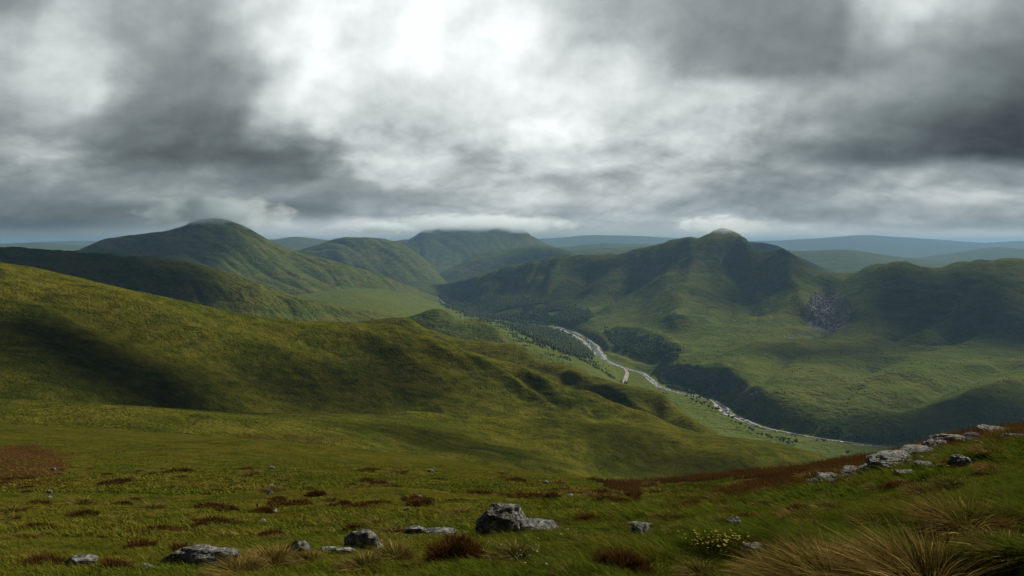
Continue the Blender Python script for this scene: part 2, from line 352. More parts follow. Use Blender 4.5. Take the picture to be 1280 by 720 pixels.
RIVER_PX = [(546, 370, 6), (556, 380, 8), (568, 386, 10), (590, 394, 10), (615, 400, 11), (640, 404, 12), (668, 406, 14), (697, 410, 22), (715, 416, 26), (727, 422, 26),
            (740, 431, 34), (747, 440, 30), (753, 448, 22), (766, 455, 13), (778, 459, 10), (790, 463, 11), (803, 467, 13), (811, 473, 14), (822, 481, 12), (838, 488, 11),
            (855, 492, 10), (875, 496, 11), (893, 501, 14), (902, 508, 20), (910, 516, 17), (925, 523, 14), (943, 531, 12), (962, 537, 10), (985, 541, 9), (1010, 546, 8),
            (1036, 550, 8), (1080, 556, 8), (1130, 560, 8), (1200, 563, 9), (1290, 566, 10), (1400, 568, 10)]
def on_floor(u, v, z=0.0):
    y = (CAMZ-z)/((v-HZ)/F); return np.array([(u-640)/F*y, y, z])
RIVER = np.array([on_floor(u, v) for u, v, w in RIVER_PX]); RIVER_W = np.array([p[2] for p in RIVER_PX], float)
BRANCH_PX = [(781, 461, 9), (784, 466, 11), (783, 471, 14), (781, 476, 15), (777, 479, 10), (765, 480, 6)]
BRANCH = np.array([on_floor(u, v) for u, v, w in BRANCH_PX]); BRANCH_W = np.array([p[2] for p in BRANCH_PX], float)

def dist_poly(x, y, P, hs=None):
    """distance to a polyline in plan and the value of hs at the nearest point"""
    best = np.full(x.shape, 1e9); val = np.zeros(x.shape)
    for i in range(len(P)-1):
        ax, ay = P[i][0], P[i][1]; bx, by = P[i+1][0]-ax, P[i+1][1]-ay
        t = np.clip(((x-ax)*bx+(y-ay)*by)/(bx*bx+by*by+1e-9), 0, 1)
        d = np.hypot(x-ax-t*bx, y-ay-t*by); k = d < best
        best = np.where(k, d, best)
        if hs is not None: val = np.where(k, hs[i]+t*(hs[i+1]-hs[i]), val)
    return best, val

TH_M = math.atan(0.95)
def eff(x, y):
    """plan position -> (a, Y) used by the landforms; beyond the sides the land turns round behind the viewer"""
    r = np.hypot(x, y); th = np.arctan2(x, y); s = np.sign(th); at = np.abs(th)
    inside = at <= TH_M
    a = np.where(inside, np.tan(np.clip(th, -TH_M, TH_M)), s*0.95*(1-(at-TH_M)/(math.pi-TH_M)))
    Y = np.where(inside, r*np.cos(th), r*math.cos(TH_M))
    return a, np.maximum(Y, 0.5)

# spurs and gullies: layer, picture path, half width (m), height (m); found on the layer's own surface
FEATS = [
    ('N', [(552, 441), (600, 466), (640, 488), (668, 510), (690, 524)], 11, -6),
    ('N', [(575, 440), (625, 462), (668, 490), (700, 512), (715, 522)], 10, 5.5),
    ('N', [(606, 449), (650, 472), (690, 498), (722, 520)], 10, -5.5),
    ('N', [(425, 425), (480, 455), (540, 488), (600, 514)], 60, -9), ('N', [(640, 456), (685, 480), (725, 505), (750, 520)], 10, 5), ('N', [(520, 420), (570, 448), (625, 482), (665, 510), (690, 524)], 12, 5.5),
    ('N', [(60, 345), (150, 375), (260, 415), (360, 440), (440, 470), (520, 505)], 26, 5),
    ('N', [(420, 404), (470, 425), (500, 440), (545, 470), (575, 492)], 14, 5), ('N', [(0, 352), (80, 380), (180, 420), (300, 452), (400, 490)], 22, -5),
    ('N', [(230, 388), (330, 410), (400, 430), (450, 450)], 15, -4),
    ('N', [(380, 410), (440, 425), (490, 450), (520, 478)], 26, -2),
    ('N', [(680, 475), (720, 500), (760, 522)], 10, -4),
    ('H', [(560, 428), (600, 440), (640, 452)], 22, -6), ('H', [(790, 490), (815, 505), (850, 530)], 24, -5),
    ('H', [(745, 482), (790, 505), (820, 520)], 14, 6), ('H', [(640, 432), (665, 450), (690, 470)], 26, -5), ('H', [(826, 492), (845, 515), (860, 535)], 22, -5), ('H', [(700, 458), (735, 480), (765, 500)], 16, 7), ('H', [(660, 445), (700, 470), (730, 488)], 15, -6),
    ('S', [(900, 550), (820, 566), (760, 580), (720, 592)], 24, -7), ('S', [(700, 535), (620, 548), (520, 552), (400, 545)], 22, -4),
    ('S', [(960, 556), (900, 575), (850, 595)], 22, 4), ('S', [(640, 530), (700, 550), (800, 560)], 20, 3.5),
    ('A', [(130, 352), (200, 352), (241, 355), (300, 368), (360, 384), (440, 392)], 45, 16), ('A', [(60, 330), (160, 335), (240, 343), (320, 366)], 45, -16),
    ('A', [(120, 365), (230, 372), (330, 390)], 50, -10),
    ('M', [(284, 298), (305, 310), (330, 325), (370, 350), (400, 365)], 90, 26), ('M', [(235, 298), (242, 315), (250, 340)], 80, -22),
    ('M', [(340, 305), (370, 325), (400, 345), (430, 360)], 90, -22), ('M', [(130, 297), (170, 312), (190, 335)], 100, -20),
    ('M', [(400, 326), (430, 342), (470, 358), (500, 368)], 80, 16), ('M', [(190, 290), (210, 310), (215, 335)], 70, 16),
    ('R', [(1010, 425), (950, 440), (890, 452)], 60, 9), ('R', [(1180, 438), (1100, 450), (1020, 462)], 50, -10), ('R', [(1260, 455), (1180, 462), (1090, 478)], 45, 12), ('R', [(985, 440), (960, 462), (945, 485)], 35, -11), ('R', [(900, 400), (860, 410), (820, 415)], 60, 12),
    ('R', [(757, 414), (790, 417), (830, 428), (852, 440)], 42, 15), ('R', [(757, 432), (790, 442), (835, 448)], 38, -12),
    ('R', [(905, 292), (880, 315), (862, 345), (850, 375), (850, 400), (835, 420)], 75, 30),
    ('R', [(862, 300), (830, 330), (800, 350), (760, 372), (730, 388)], 85, -24),
    ('R', [(850, 340), (800, 368), (770, 385), (745, 396)], 60, 18),
    ('R', [(930, 300), (925, 335), (930, 365), (950, 395)], 90, -34), ('R', [(970, 316), (985, 345), (1000, 375), (1010, 400)], 70, 26),
    ('R', [(1035, 345), (1040, 370), (1035, 400), (1010, 425)], 75, -26),
    ('R', [(1128, 330), (1110, 350), (1080, 372), (1060, 400)], 75, 22),
    ('R', [(1215, 350), (1190, 370), (1165, 392), (1140, 410), (1100, 425)], 48, -26),
    ('R', [(1240, 355), (1215, 385), (1180, 410), (1130, 428)], 55, 20),
    ('R', [(1300, 372), (1250, 395), (1210, 420), (1150, 435)], 55, -22), ('R', [(1300, 395), (1240, 420), (1180, 440), (1100, 452)], 55, 16),
    ('R', [(1100, 450), (1060, 468), (1010, 472)], 32, -14), ('R', [(1080, 480), (1050, 492), (1030, 498)], 20, -8),
    ('R', [(1280, 450), (1200, 470), (1150, 490), (1100, 520)], 55, -16), ('R', [(1280, 478), (1220, 500), (1180, 530)], 45, 14),
    ('R', [(905, 460), (912, 478), (925, 498)], 26, -13), ('R', [(835, 458), (832, 468)], 20, -10), ('R', [(870, 456), (875, 475)], 16, 6),
    ('R', [(660, 330), (640, 352), (625, 372)], 70, -22), ('R', [(712, 324), (690, 350), (680, 378)], 75, 20), ('R', [(745, 326), (728, 352), (712, 378)], 70, -20),
    ('R', [(780, 330), (760, 350), (720, 372)], 60, 12), ('R', [(610, 350), (600, 362), (595, 375)], 60, 14),
    ('G', [(0, 615), (200, 606), (400, 596), (560, 600)], 9, 1.1), ('G', [(60, 572), (250, 566), (420, 572), (520, 582)], 20, 2.4), ('G', [(200, 630), (420, 622), (600, 628)], 5, 0.6),
    ('S', [(440, 521), (560, 527), (700, 534), (820, 546), (920, 562)], 24, 6), ('S', [(0, 510), (150, 520), (300, 532), (420, 545)], 16, 4), ('N', [(700, 468), (750, 494), (800, 516), (850, 534)], 20, 6),
    ('far1', [(450, 300), (480, 320), (500, 345)], 150, -40), ('far1', [(480, 302), (500, 315), (515, 328)], 120, 20), ('far1', [(410, 306), (430, 330), (440, 350)], 150, 35),
    ('far3', [(600, 320), (580, 335), (560, 352)], 130, 35), ('far3', [(640, 318), (610, 338), (590, 355)], 130, -35),
]
def first_hit(fn, u, v, y0, y1, n=1600):
    a = (u-640)/F; ys = np.exp(np.linspace(math.log(y0), math.log(y1), n)); z = fn(np.full(n, a), ys)
    vv = HZ+F*(CAMZ-z)/ys; k = np.nonzero(vv <= v)[0]
    i = k[0] if len(k) else int(np.argmin(vv))
    return a*ys[i], ys[i], z[i]
RNG_Y = {'G': (1, 330), 'S': (350, 790), 'N': (480, 950), 'H': (1000, 1400), 'K': (2000, 2500), 'A': (1700, 3000), 'L': (2300, 5300), 'M': (4100, 6300), 'R': (1600, 7400),
         'far1': (7000, 8600), 'far3': (7800, 9700), 'far2': (10000, 13500), 'far5': (6500, 7600), 'far6': (9000, 11600), 'far7': (12000, 16500), 'far8': (20000, 28500)}
for (ln, path, wd, hh) in FEATS:
    pts = [first_hit(LAY[ln].height, u, v, *RNG_Y[ln]) for u, v in path]
    k_ = {'N': 1.15 if wd < 50 else 1.0, 'R': 1.55, 'A': 1.3}.get(ln, 1.0)
    LAY[ln].feats.append((np.array(pts), wd, hh*k_))

def detail_noise(x, y, Y):
    """rolling ground: every wave length only where it reads as relief of the slope itself"""
    z = np.zeros(np.broadcast(x, y).shape)
    lam = 0.9; k = 0
    while lam < 1500:
        w = sstep(lam/Y, 0.006, 0.014)*(1-sstep(lam/Y, 0.16, 0.34))
        if w.max() > 0:
            z = z+w*0.040*np.clip(1.25-0.25*math.log10(lam*1.0+1), 0.45, 1.0)*(0.6 if lam > 12 else 1.0)*(0.6 if lam > 60 else 1.0)*lam*perlin(x/lam, y/lam, 5+k)
        lam *= 1.9; k += 1
    return z
def terrain(x, y, want_layer=False):
    a, Y = eff(x, y)
    a, Y = np.broadcast_arrays(a, Y)
    z = np.full(a.shape, -400.0); idx = np.full(a.shape, len(LAYERS)); 
    floor = 1.5*perlin(x/260.0, y/260.0, 2)*sstep(Y, 1500, 2500)
    z = floor.copy(); z = np.where(Y < 1450, -60.0, z)
    zl = z.copy()
    dn = detail_noise(x, y, Y)
    for i, l in enumerate(LAYERS):
        y0, y1 = RNG_Y[l.name]
        sel = (Y > y0*0.45) & (Y < y1*1.9+50)
        if not sel.any(): continue
        h = np.full(a.shape, -999.0)
        av, Yv, xv, yv = a[sel], Y[sel], x[sel], y[sel]
        hv = l.height(av, Yv)
        # downslope gullies on the big flanks
        if l.name in ('R', 'M', 'far1', 'far3', 'A', 'far2', 'far5'):
            s = {'R': 1.0, 'M': 1.1, 'A': 0.55, 'far1': 1.6, 'far3': 1.6, 'far2': 2.6, 'far5': 1.4}[l.name]
            ca, sa = {'R': (0.80, -0.60), 'M': (0.62, 0.78), 'A': (0.6, 0.8), 'far1': (0.7, 0.7), 'far3': (0.7, -0.7), 'far2': (0.9, 0.2), 'far5': (0.5, 0.85)}[l.name]
            # p runs across the fall line, q along it
            wob = 60*s*perlin(xv/(420*s), yv/(420*s), 40)
            p = (xv*ca+yv*sa)+wob; q = (-xv*sa+yv*ca)
            rid = 1-np.abs(perlin(p/(150*s), q/(620*s), 21))*2.2
            rid2 = 1-np.abs(perlin(p/(62*s), q/(300*s), 27))*2.2
            amp = sstep(hv, 20, 160)
            hv = hv-amp*s*(13.0*np.clip(rid, 0, 1)**3+5.5*np.clip(rid2, 0, 1)**3-3.5)
            hv = hv+amp*s*9*perlin(xv/(330*s), yv/(330*s), 33)
        if l.name == 'N':
            p = xv*0.55-yv*0.84+14*perlin(xv/90, yv/90, 50); q = xv*0.84+yv*0.55
            hv = hv-2.2*np.clip(1-np.abs(perlin(p/34, q/170, 51))*2.3, 0, 1)**3*sstep(Yv, 560, 680)
        for (P, wd, hh) in l.feats:
            lo = P[:, :2].min(0)-3*wd; hi = P[:, :2].max(0)+3*wd
            s2 = (xv > lo[0]) & (xv < hi[0]) & (yv > lo[1]) & (yv < hi[1])
            if not s2.any(): continue
            jj = 0.18 if l.name in 'NSHG' else 0.5
            jx = wd*jj*perlin(xv[s2]/(wd*3), yv[s2]/(wd*3), 60); jy = wd*jj*perlin(xv[s2]/(wd*3), yv[s2]/(wd*3), 61)
            d, _ = dist_poly(xv[s2]+jx, yv[s2]+jy, P)
            # fade at both ends
            e0 = np.hypot(xv[s2]-P[0][0], yv[s2]-P[0][1]); e1 = np.hypot(xv[s2]-P[-1][0], yv[s2]-P[-1][1])
            fade = sstep(e0, 0.2*wd, 2.2*wd)*sstep(e1, 0.2*wd, 2.2*wd)
            hv[s2] += hh*1.15*np.exp(-(np.sqrt(d*d+(0.35*wd)**2)-0.35*wd)/wd*1.25)*fade*(d < 2.9*wd)*sstep(d, 2.9*wd, 1.9*wd)
        h[sel] = hv
        k = 0.0013*Y+0.05
        # smooth union
        t = np.clip(0.5+0.5*(h-z)/k, 0, 1)
        idx = np.where(h > z, i, idx)
        z = z*(1-t)+h*t+k*t*(1-t)
    hum = (0.5-np.abs(perlin(x/1.9+0.3*perlin(x/0.8, y/0.8, 71), y/1.5, 70))*1.6)*0.20+(0.4-np.abs(perlin(x/4.5, y/3.6, 72)))*0.35
    U_ = 640+F*a
    z = z+hum*(1-sstep(Y, 26, 60))*sstep(Y, 2.5, 4.5)*np.clip(0.35+0.65*sstep(U_, 520, 860), 0, 1)
    z = z+dn*np.where(z < 25, 0.25, 1.0)*sstep(Y, 2, 12)
    # river bed
    s = (Y > 1400) & (Y < 9500) & (z < 90)
    if s.any():
        xs, ys = x[s], y[s]
        d, w = dist_poly(xs, ys, RIVER, RIVER_W); d2, w2 = dist_poly(xs, ys, BRANCH, BRANCH_W)
        d = np.minimum(d-w, d2-w2)
        m = sstep(d, -2, 18)
        z[s] = np.where(z[s] > 0, z[s]*m, z[s]*m)-0.9*(1-m)
        z[s] = np.maximum(z[s], -1.0)
    z = np.where((Y >= 1450) & (z < -1.2), -1.2, z)
    return (z, idx) if want_layer else z
def ground(u, v=None, y=None, y0=2.0, y1=20000):
    """world point of the land seen at a picture position (or at a column and a distance)"""
    if y is not None:
        x = (u-640)/F*y; return np.array([x, y, float(terrain(np.array([x]), np.array([float(y)]))[0])])
    a = (u-640)/F; n = 2500; ys = np.exp(np.linspace(math.log(y0), math.log(y1), n))
    z = terrain(a*ys, ys); vv = HZ+F*(CAMZ-z)/ys; k = np.nonzero(vv <= v)[0]
    i = k[0] if len(k) else int(np.argmin(vv))
    return np.array([a*ys[i], ys[i], z[i]])
# ------------------------------------------------------------------ materials
def new_mat(name):
    m = bpy.data.materials.new(name); m.use_nodes = True; m.node_tree.nodes.clear(); return m, NB(m.node_tree)
def finish(b, col, rough=0.9, bump=None, spec=0.2, bdist=1.0, bstr=1.0, sheen=0.0, trans=0.0):
    p = b.new('ShaderNodeBsdfPrincipled'); b.put(col, p.inputs['Base Color']); b.put(rough, p.inputs['Roughness'])
    p.inputs['Specular IOR Level'].default_value = spec
    if sheen: p.inputs['Sheen Weight'].default_value = sheen
    if bump is not None:
        n = b.new('ShaderNodeBump'); n.inputs['Strength'].default_value = bstr; n.inputs['Distance'].default_value = bdist
        b.put(bump, n.inputs['Height']); b.l.new(n.outputs[0], p.inputs['Normal'])
    o = b.new('ShaderNodeOutputMaterial')
    if trans:
        t = b.new('ShaderNodeBsdfTranslucent'); b.put(col, t.inputs[0]); mx = b.new('ShaderNodeMixShader'); mx.inputs[0].default_value = trans
        b.l.new(p.outputs[0], mx.inputs[1]); b.l.new(t.outputs[0], mx.inputs[2]); b.l.new(mx.outputs[0], o.inputs[0])
    else: b.l.new(p.outputs[0], o.inputs[0])
    return p

def moor(name, scale, green, olive, gold, dark, tuft, bd, gold_amt=0.5):
    """hill grass: scale = metres of the broad patches, tuft = metres of the small tussocks"""
    m, b = new_mat(name)
    geo = b.new('ShaderNodeNewGeometry'); pos = geo.outputs['Position']
    at = b.new('ShaderNodeAttribute', attribute_name='cover'); sp = b.new('ShaderNodeSeparateColor'); b.l.new(at.outputs['Color'], sp.inputs[0])
    heather, rock, lush = sp.outputs
    n1 = b.noise(pos, 1.0/scale, 6, 0.6); n2 = b.noise(b.vm('ADD', pos, (91., 37., 11.)), 3.3/scale, 6, 0.62)
    n3 = b.noise(pos, 1.0/tuft, 4, 0.65); n4 = b.noise(b.vm('ADD', pos, (5., 77., 3.)), 0.23/tuft, 4, 0.65)
    col = b.mix(b.remap(n1, 0.38, 0.62), green, olive)
    col = b.mix(b.mul(b.remap(n2, 0.46, 0.66), gold_amt), col, gold)
    col = b.mix(b.mul(b.remap(n4, 0.50, 0.68), 0.55), col, dark)
    col = b.mix(b.mul(b.remap(n3, 0.48, 0.66), 0.65), col, dark)
    col = b.mix(b.mul(b.remap(n3, 0.46, 0.28), 0.28), col, gold)
    st = b.noise(b.vm('MULTIPLY', b.vm('ADD', pos, b.vm('SCALE', b.comb(n1, n2, 0.0), scale=tuft*9)), (1.0/(tuft*14), 1.0/(tuft*5), 1.0/(tuft*2.2))), 1.0, 4, 0.6)
    col = b.mix(b.mul(b.remap(st, 0.5, 0.66), 0.5), col, gold)
    col = b.mix(b.mul(b.remap(st, 0.5, 0.36), 0.45), col, dark)
    col = b.mix(lush, col, rgb(0.090, 0.115, 0.020))
    hcol = b.mix(b.remap(n3, 0.35, 0.65), rgb(0.022, 0.011, 0.005), rgb(0.075, 0.034, 0.012))
    col = b.mix(heather, col, hcol)
    rc = b.mix(b.remap(b.noise(pos, 2.0/tuft, 5, 0.7), 0.38, 0.66), rgb(0.03, 0.03, 0.032), rgb(0.17, 0.165, 0.16))
    col = b.mix(rock, col, rc)
    h = b.add(b.mul(n3, 1.0), b.mul(n4, 2.2))
    finish(b, col, 0.95, h, 0.0, bdist=bd, bstr=0.9)
    return m
MAT_NEAR = moor('near_moor_grass', 14, rgb(0.036, 0.045, 0.005), rgb(0.062, 0.057, 0.007), rgb(0.088, 0.066, 0.012), rgb(0.016, 0.022, 0.003), 0.5, 0.25, 0.40)
MAT_MID = moor('hill_grass', 90, rgb(0.046, 0.058, 0.006), rgb(0.088, 0.086, 0.009), rgb(0.120, 0.108, 0.016), rgb(0.018, 0.022, 0.003), 2.2, 2.2, 0.45)
MAT_FAR = moor('mountain_grass', 420, rgb(0.048, 0.074, 0.014), rgb(0.078, 0.086, 0.016), rgb(0.118, 0.105, 0.028), rgb(0.022, 0.034, 0.010), 13, 10.0, 0.4)

# ------------------------------------------------------------------ terrain mesh
WEDGE = [(800, 612), (835, 606), (900, 601), (955, 597), (935, 606), (905, 616), (870, 628), (838, 638), (800, 640)]
def in_poly(u, v, P):
    ins = np.zeros(u.shape, bool); j = len(P)-1
    for i in range(len(P)):
        ins ^= ((P[i][1] > v) != (P[j][1] > v)) & (u < (P[j][0]-P[i][0])*(v-P[i][1])/(P[j][1]-P[i][1]+1e-9)+P[i][0]); j = i
    return ins
def build_terrain():
    uf = np.arange(-262, 1542, 2.1)
    th_in = np.arctan((uf-640)/F)
    step = 0.05; th_r = np.arange(th_in[-1]+step, math.pi+1e-6, step)
    th_l = -np.arange(-th_in[0]+step, math.pi+1e-6, step)[::-1]
    th = np.concatenate([th_l, th_in, th_r])
    def seg(a, b, ratio): return np.exp(np.arange(math.log(a), math.log(b), ratio))
    Yd = np.concatenate([seg(1.0, 60, 0.011), seg(60, 350, 0.0065), seg(350, 1450, 0.0042), seg(1450, 5600, 0.0034), seg(5600, 14000, 0.006), seg(14000, 46000, 0.015)])
    c = np.where(np.abs(th) <= TH_M, np.cos(th), math.cos(TH_M))
    TH, YY = np.meshgrid(th, Yd); CC = np.broadcast_to(c, TH.shape)
    R = YY/CC; X = R*np.sin(TH); Y = R*np.cos(TH)
    Z, idx = terrain(X, Y, True)
    H_, W_ = X.shape
    Pn = np.stack([X, Y, Z], -1)
    du = np.gradient(Pn, axis=1); dv = np.gradient(Pn, axis=0)
    Nn = np.cross(du, dv); Nn /= np.linalg.norm(Nn, axis=-1, keepdims=True)+1e-12
    Nn[Nn[..., 2] < 0] *= -1
    slope = 1-Nn[..., 2]
    a, Ye = eff(X, Y); U = 640+F*a; V = HZ+F*(CAMZ-Z)/Ye
    cover = np.zeros((H_, W_, 4), np.float32); cover[..., 3] = 1
    name = [l.name for l in LAYERS]+['V']
    iG, iV = name.index('G'), name.index('V')
    # heather: patches on the near slope
    hn = fbm(X/9, Y/9, 5, 80); hn2 = fbm(X/38, Y/38, 4, 84)
    g = idx == iG
    def blob(u, v, ru, rv): return 1-np.hypot((U-u)/ru, (V-v)/rv)
    edge_v = np.interp(U, [640, 760, 830, 900, 1000, 1060, 1130, 1200, 1541], [598, 611, 640, 634, 612, 600, 580, 562, 540])
    band = sstep(edge_v-V+7*hn, -3, 3)*sstep(U, 740, 850)
    wedge = in_poly(U, V, WEDGE)
    hz = np.clip(np.maximum(band, 0), 0, 1)*(1-0.85*wedge)
    hz = hz*sstep(hn+0.55*hn2, -0.62, -0.25)
    hz = np.maximum(hz, sstep(blob(25, 583, 75, 30)+0.35*hn, 0.05, 0.25))
    hz = np.maximum(hz, 0.55*sstep(hn+0.5*hn2, 0.26, 0.5)*sstep(V, 590, 640))
    cover[..., 0] = np.where(g, hz, 0)
    sS = idx == name.index('S')
    cover[..., 0] = np.where(sS, 0.35*sstep(blob(350, 550, 110, 10)+0.4*hn, 0.0, 0.3), cover[..., 0])
    # rock and scree on steep or bare spots
    rn = fbm(X/60, Y/60, 5, 90)
    iR = name.index('R'); r_ = idx == iR
    scree = sstep(blob(1036, 392, 34, 27)+0.25*rn, 0.0, 0.25)
    scree = np.maximum(scree, 0.8*sstep(blob(945, 495, 9, 5)+0.6*rn, 0.1, 0.3))
    scree = np.maximum(scree, 0.5*sstep(blob(1000, 420, 40, 4)+1.2*rn, 0.3, 0.6))
    cover[..., 1] = np.where(r_, np.maximum(scree, 0.6*sstep(slope+0.08*rn, 0.24, 0.34)), 0)
    # greener pasture on the valley floor and its sides
    lush = np.zeros_like(U)
    lush = np.where(idx == iV, 0.75+0.3*rn, lush)
    lush = np.where(idx == name.index('L'), 0.6+0.3*rn, lush)
    lush = np.where(r_, 0.3*(1-sstep(Z, 60, 150))+0.3*rn, lush)
    cover[..., 2] = np.clip(lush, 0, 1)
    # river gravel under the water sheet
    groups = {'G': ('hillside', MAT_NEAR, 'grassy moorland slope in the foreground with heather and rocks', 'hillside'),
              'S': ('low_ridge', MAT_MID, 'smooth rounded grass swell below the near hill', 'ridge'),
              'N': ('near_hill', MAT_MID, 'long olive and gold grass hill falling from the left edge', 'hill'),
              'H': ('back_ridge', MAT_MID, 'grass ridge showing behind the crest of the near hill', 'ridge'),
              'K': ('knoll', MAT_FAR, 'small dark pointed knoll above the valley', 'hill'),
              'A': ('dark_ridge', MAT_FAR, 'dark green ridge in front of the left mountain', 'ridge'),
              'L': ('valley_bench', MAT_FAR, 'bright green bench of land left of the river', 'hill'),
              'M': ('left_mountain', MAT_FAR, 'broad mountain on the left with cloud on its summit', 'mountain'),
              'R': ('right_mountain', MAT_FAR, 'green massif with two summits right of the river', 'mountain'),
              'far1': ('far_mountain', MAT_FAR, 'hazy rounded mountain at the head of the valley', 'mountain'),
              'far3': ('far_spur', MAT_FAR, 'hazy green spur closing the valley from the right', 'mountain'),
              'far2': ('flat_mountain', MAT_FAR, 'blue flat topped mountain hidden in cloud far behind', 'mountain'),
              'far5': ('hazy_mountain', MAT_FAR, 'hazy slope behind the saddle of the right massif', 'mountain'),
              'far6': ('distant_hills', MAT_FAR, 'pale blue hills beyond the right massif', 'hills'),
              'far7': ('distant_range', MAT_FAR, 'pale blue range low on the horizon', 'hills'),
              'far8': ('horizon_range', MAT_FAR, 'faintest blue range along the horizon', 'hills'),
              'V': ('valley_floor', MAT_FAR, 'flat green valley floor along the river', 'valley floor')}
    order = np.arange(H_*W_).reshape(H_, W_)
    q = np.stack([order[:-1, :-1], order[:-1, 1:], order[1:, 1:], order[1:, :-1]], -1).reshape(-1, 4)
    fi = idx[:-1, :-1].ravel()
    Pf, Nf, Cf = Pn.reshape(-1, 3), Nn.reshape(-1, 3), cover.reshape(-1, 4)
    for i, nm in enumerate(name):
        f = q[fi == i]
        if not len(f): continue
        used = np.zeros(H_*W_, bool); used[f.ravel()] = True
        rm = np.cumsum(used)-1
        on, mt, lab, cat = groups[nm]
        o = mesh_obj(on, Pf[used], rm[f].ravel(), 4, mt, attrs={'cover': Cf[used]})
        o.data.normals_split_custom_set_from_vertices(Nf[used].astype(np.float32))
        tag(o, lab, cat, kind='structure')
build_terrain()

# ------------------------------------------------------------------ river
def strip(P, W, z, widen=1.0, n=14, wob=0.0, seed=0):
    t = np.arange(len(P)); tt = np.linspace(0, len(P)-1, (len(P)-1)*n+1)
    x = np.array([P[:, 0], P[:, 1]]); m = [pchip_slopes(t.astype(float), c) for c in x]
    cx = pchip(tt, t.astype(float), x[0], m[0]); cy = pchip(tt, t.astype(float), x[1], m[1]); w = np.interp(tt, t, W)*widen
    dx, dy = np.gradient(cx), np.gradient(cy); l = np.hypot(dx, dy); nx, ny = -dy/l, dx/l
    s = np.cumsum(l)
    wl = w*(1+wob*perlin(s/34, s*0+seed, 3)); wr = w*(1+wob*perlin(s/30, s*0+seed+9, 4))
    off = wob*w*0.8*perlin(s/140, s*0+seed, 8)
    rows = []
    for k in np.linspace(-1, 1, 7):
        ww = np.where(k < 0, wl, wr)*k+off
        rows.append(np.stack([cx+nx*ww, cy+ny*ww, np.full_like(cx, z)], -1))
    V = np.stack(rows, 1); n_, m_ = V.shape[:2]; o = np.arange(n_*m_).reshape(n_, m_)
    q = np.stack([o[:-1, :-1], o[:-1, 1:], o[1:, 1:], o[1:, :-1]], -1).reshape(-1)
    return V.reshape(-1, 3), q
def river_mats():
    m, b = new_mat('pale_river_gravel'); pos = b.new('ShaderNodeNewGeometry').outputs['Position']
    n = b.noise(pos, 0.10, 5, 0.7); n2 = b.noise(pos, 0.025, 4, 0.6)
    c = b.mix(b.remap(n, 0.35, 0.65), rgb(0.12, 0.11, 0.10), rgb(0.38, 0.355, 0.34))
    c = b.mix(b.mul(b.remap(n2, 0.52, 0.62), 0.8), c, rgb(0.16, 0.15, 0.13))
    finish(b, c, 0.9, n, 0.2, 0.6)
    w, b = new_mat('river_water'); pos = b.new('ShaderNodeNewGeometry').outputs['Position']
    n = b.noise(pos, 0.3, 4, 0.6)
    foam = b.remap(b.noise(pos, 0.08, 5, 0.7), 0.54, 0.66)
    finish(b, b.mix(foam, rgb(0.05, 0.06, 0.055), rgb(0.55, 0.56, 0.56)), b.remap(foam, 0, 1, 0.12, 0.6), n, 0.5, 0.15, 0.5)
    return m, w
GRAVEL, WATER = river_mats()
v1, f1 = strip(RIVER, RIVER_W, 0.0, 0.72, wob=0.8); v2, f2 = strip(BRANCH, BRANCH_W, -0.02, 0.5, wob=0.4, seed=5)
tag(mesh_obj('river_bed', np.concatenate([v1, v2]), np.concatenate([f1, f2+len(v1)]), 4, GRAVEL), 'pale gravel bed and bars of the winding river', 'river bed', kind='structure')
v1, f1 = strip(RIVER, RIVER_W, 0.25, 0.40, wob=0.9, seed=3)
tag(mesh_obj('river', v1, f1, 4, WATER), 'shallow river winding down the valley between gravel bars', 'river', kind='structure')

# ------------------------------------------------------------------ haze
def haze():
    m = bpy.data.materials.new('haze_air'); m.use_nodes = True; m.node_tree.nodes.clear(); b = NB(m.node_tree)
    p = b.new('ShaderNodeVolumePrincipled'); p.inputs['Color'].default_value = (0.24, 0.43, 0.68, 1); p.inputs['Density'].default_value = HAZE_D
    p.inputs['Anisotropy'].default_value = 0.2
    o = b.new('ShaderNodeOutputMaterial'); b.l.new(p.outputs[0], o.inputs['Volume'])
    S, z0, z1 = 52000, -70, HAZE_TOP
    v = [(x, y, z) for z in (z0, z1) for x, y in ((-S, -S), (S, -S), (S, S), (-S, S))]
    f = [0, 3, 2, 1, 4, 5, 6, 7, 0, 1, 5, 4, 1, 2, 6, 5, 2, 3, 7, 6, 3, 0, 4, 7]
    tag(mesh_obj('haze', v, f, 4, m, smooth=False), 'thin blue haze filling the valley air', 'haze', kind='stuff')
HAZE_D, HAZE_TOP = 3.4e-5, 640.0
haze()
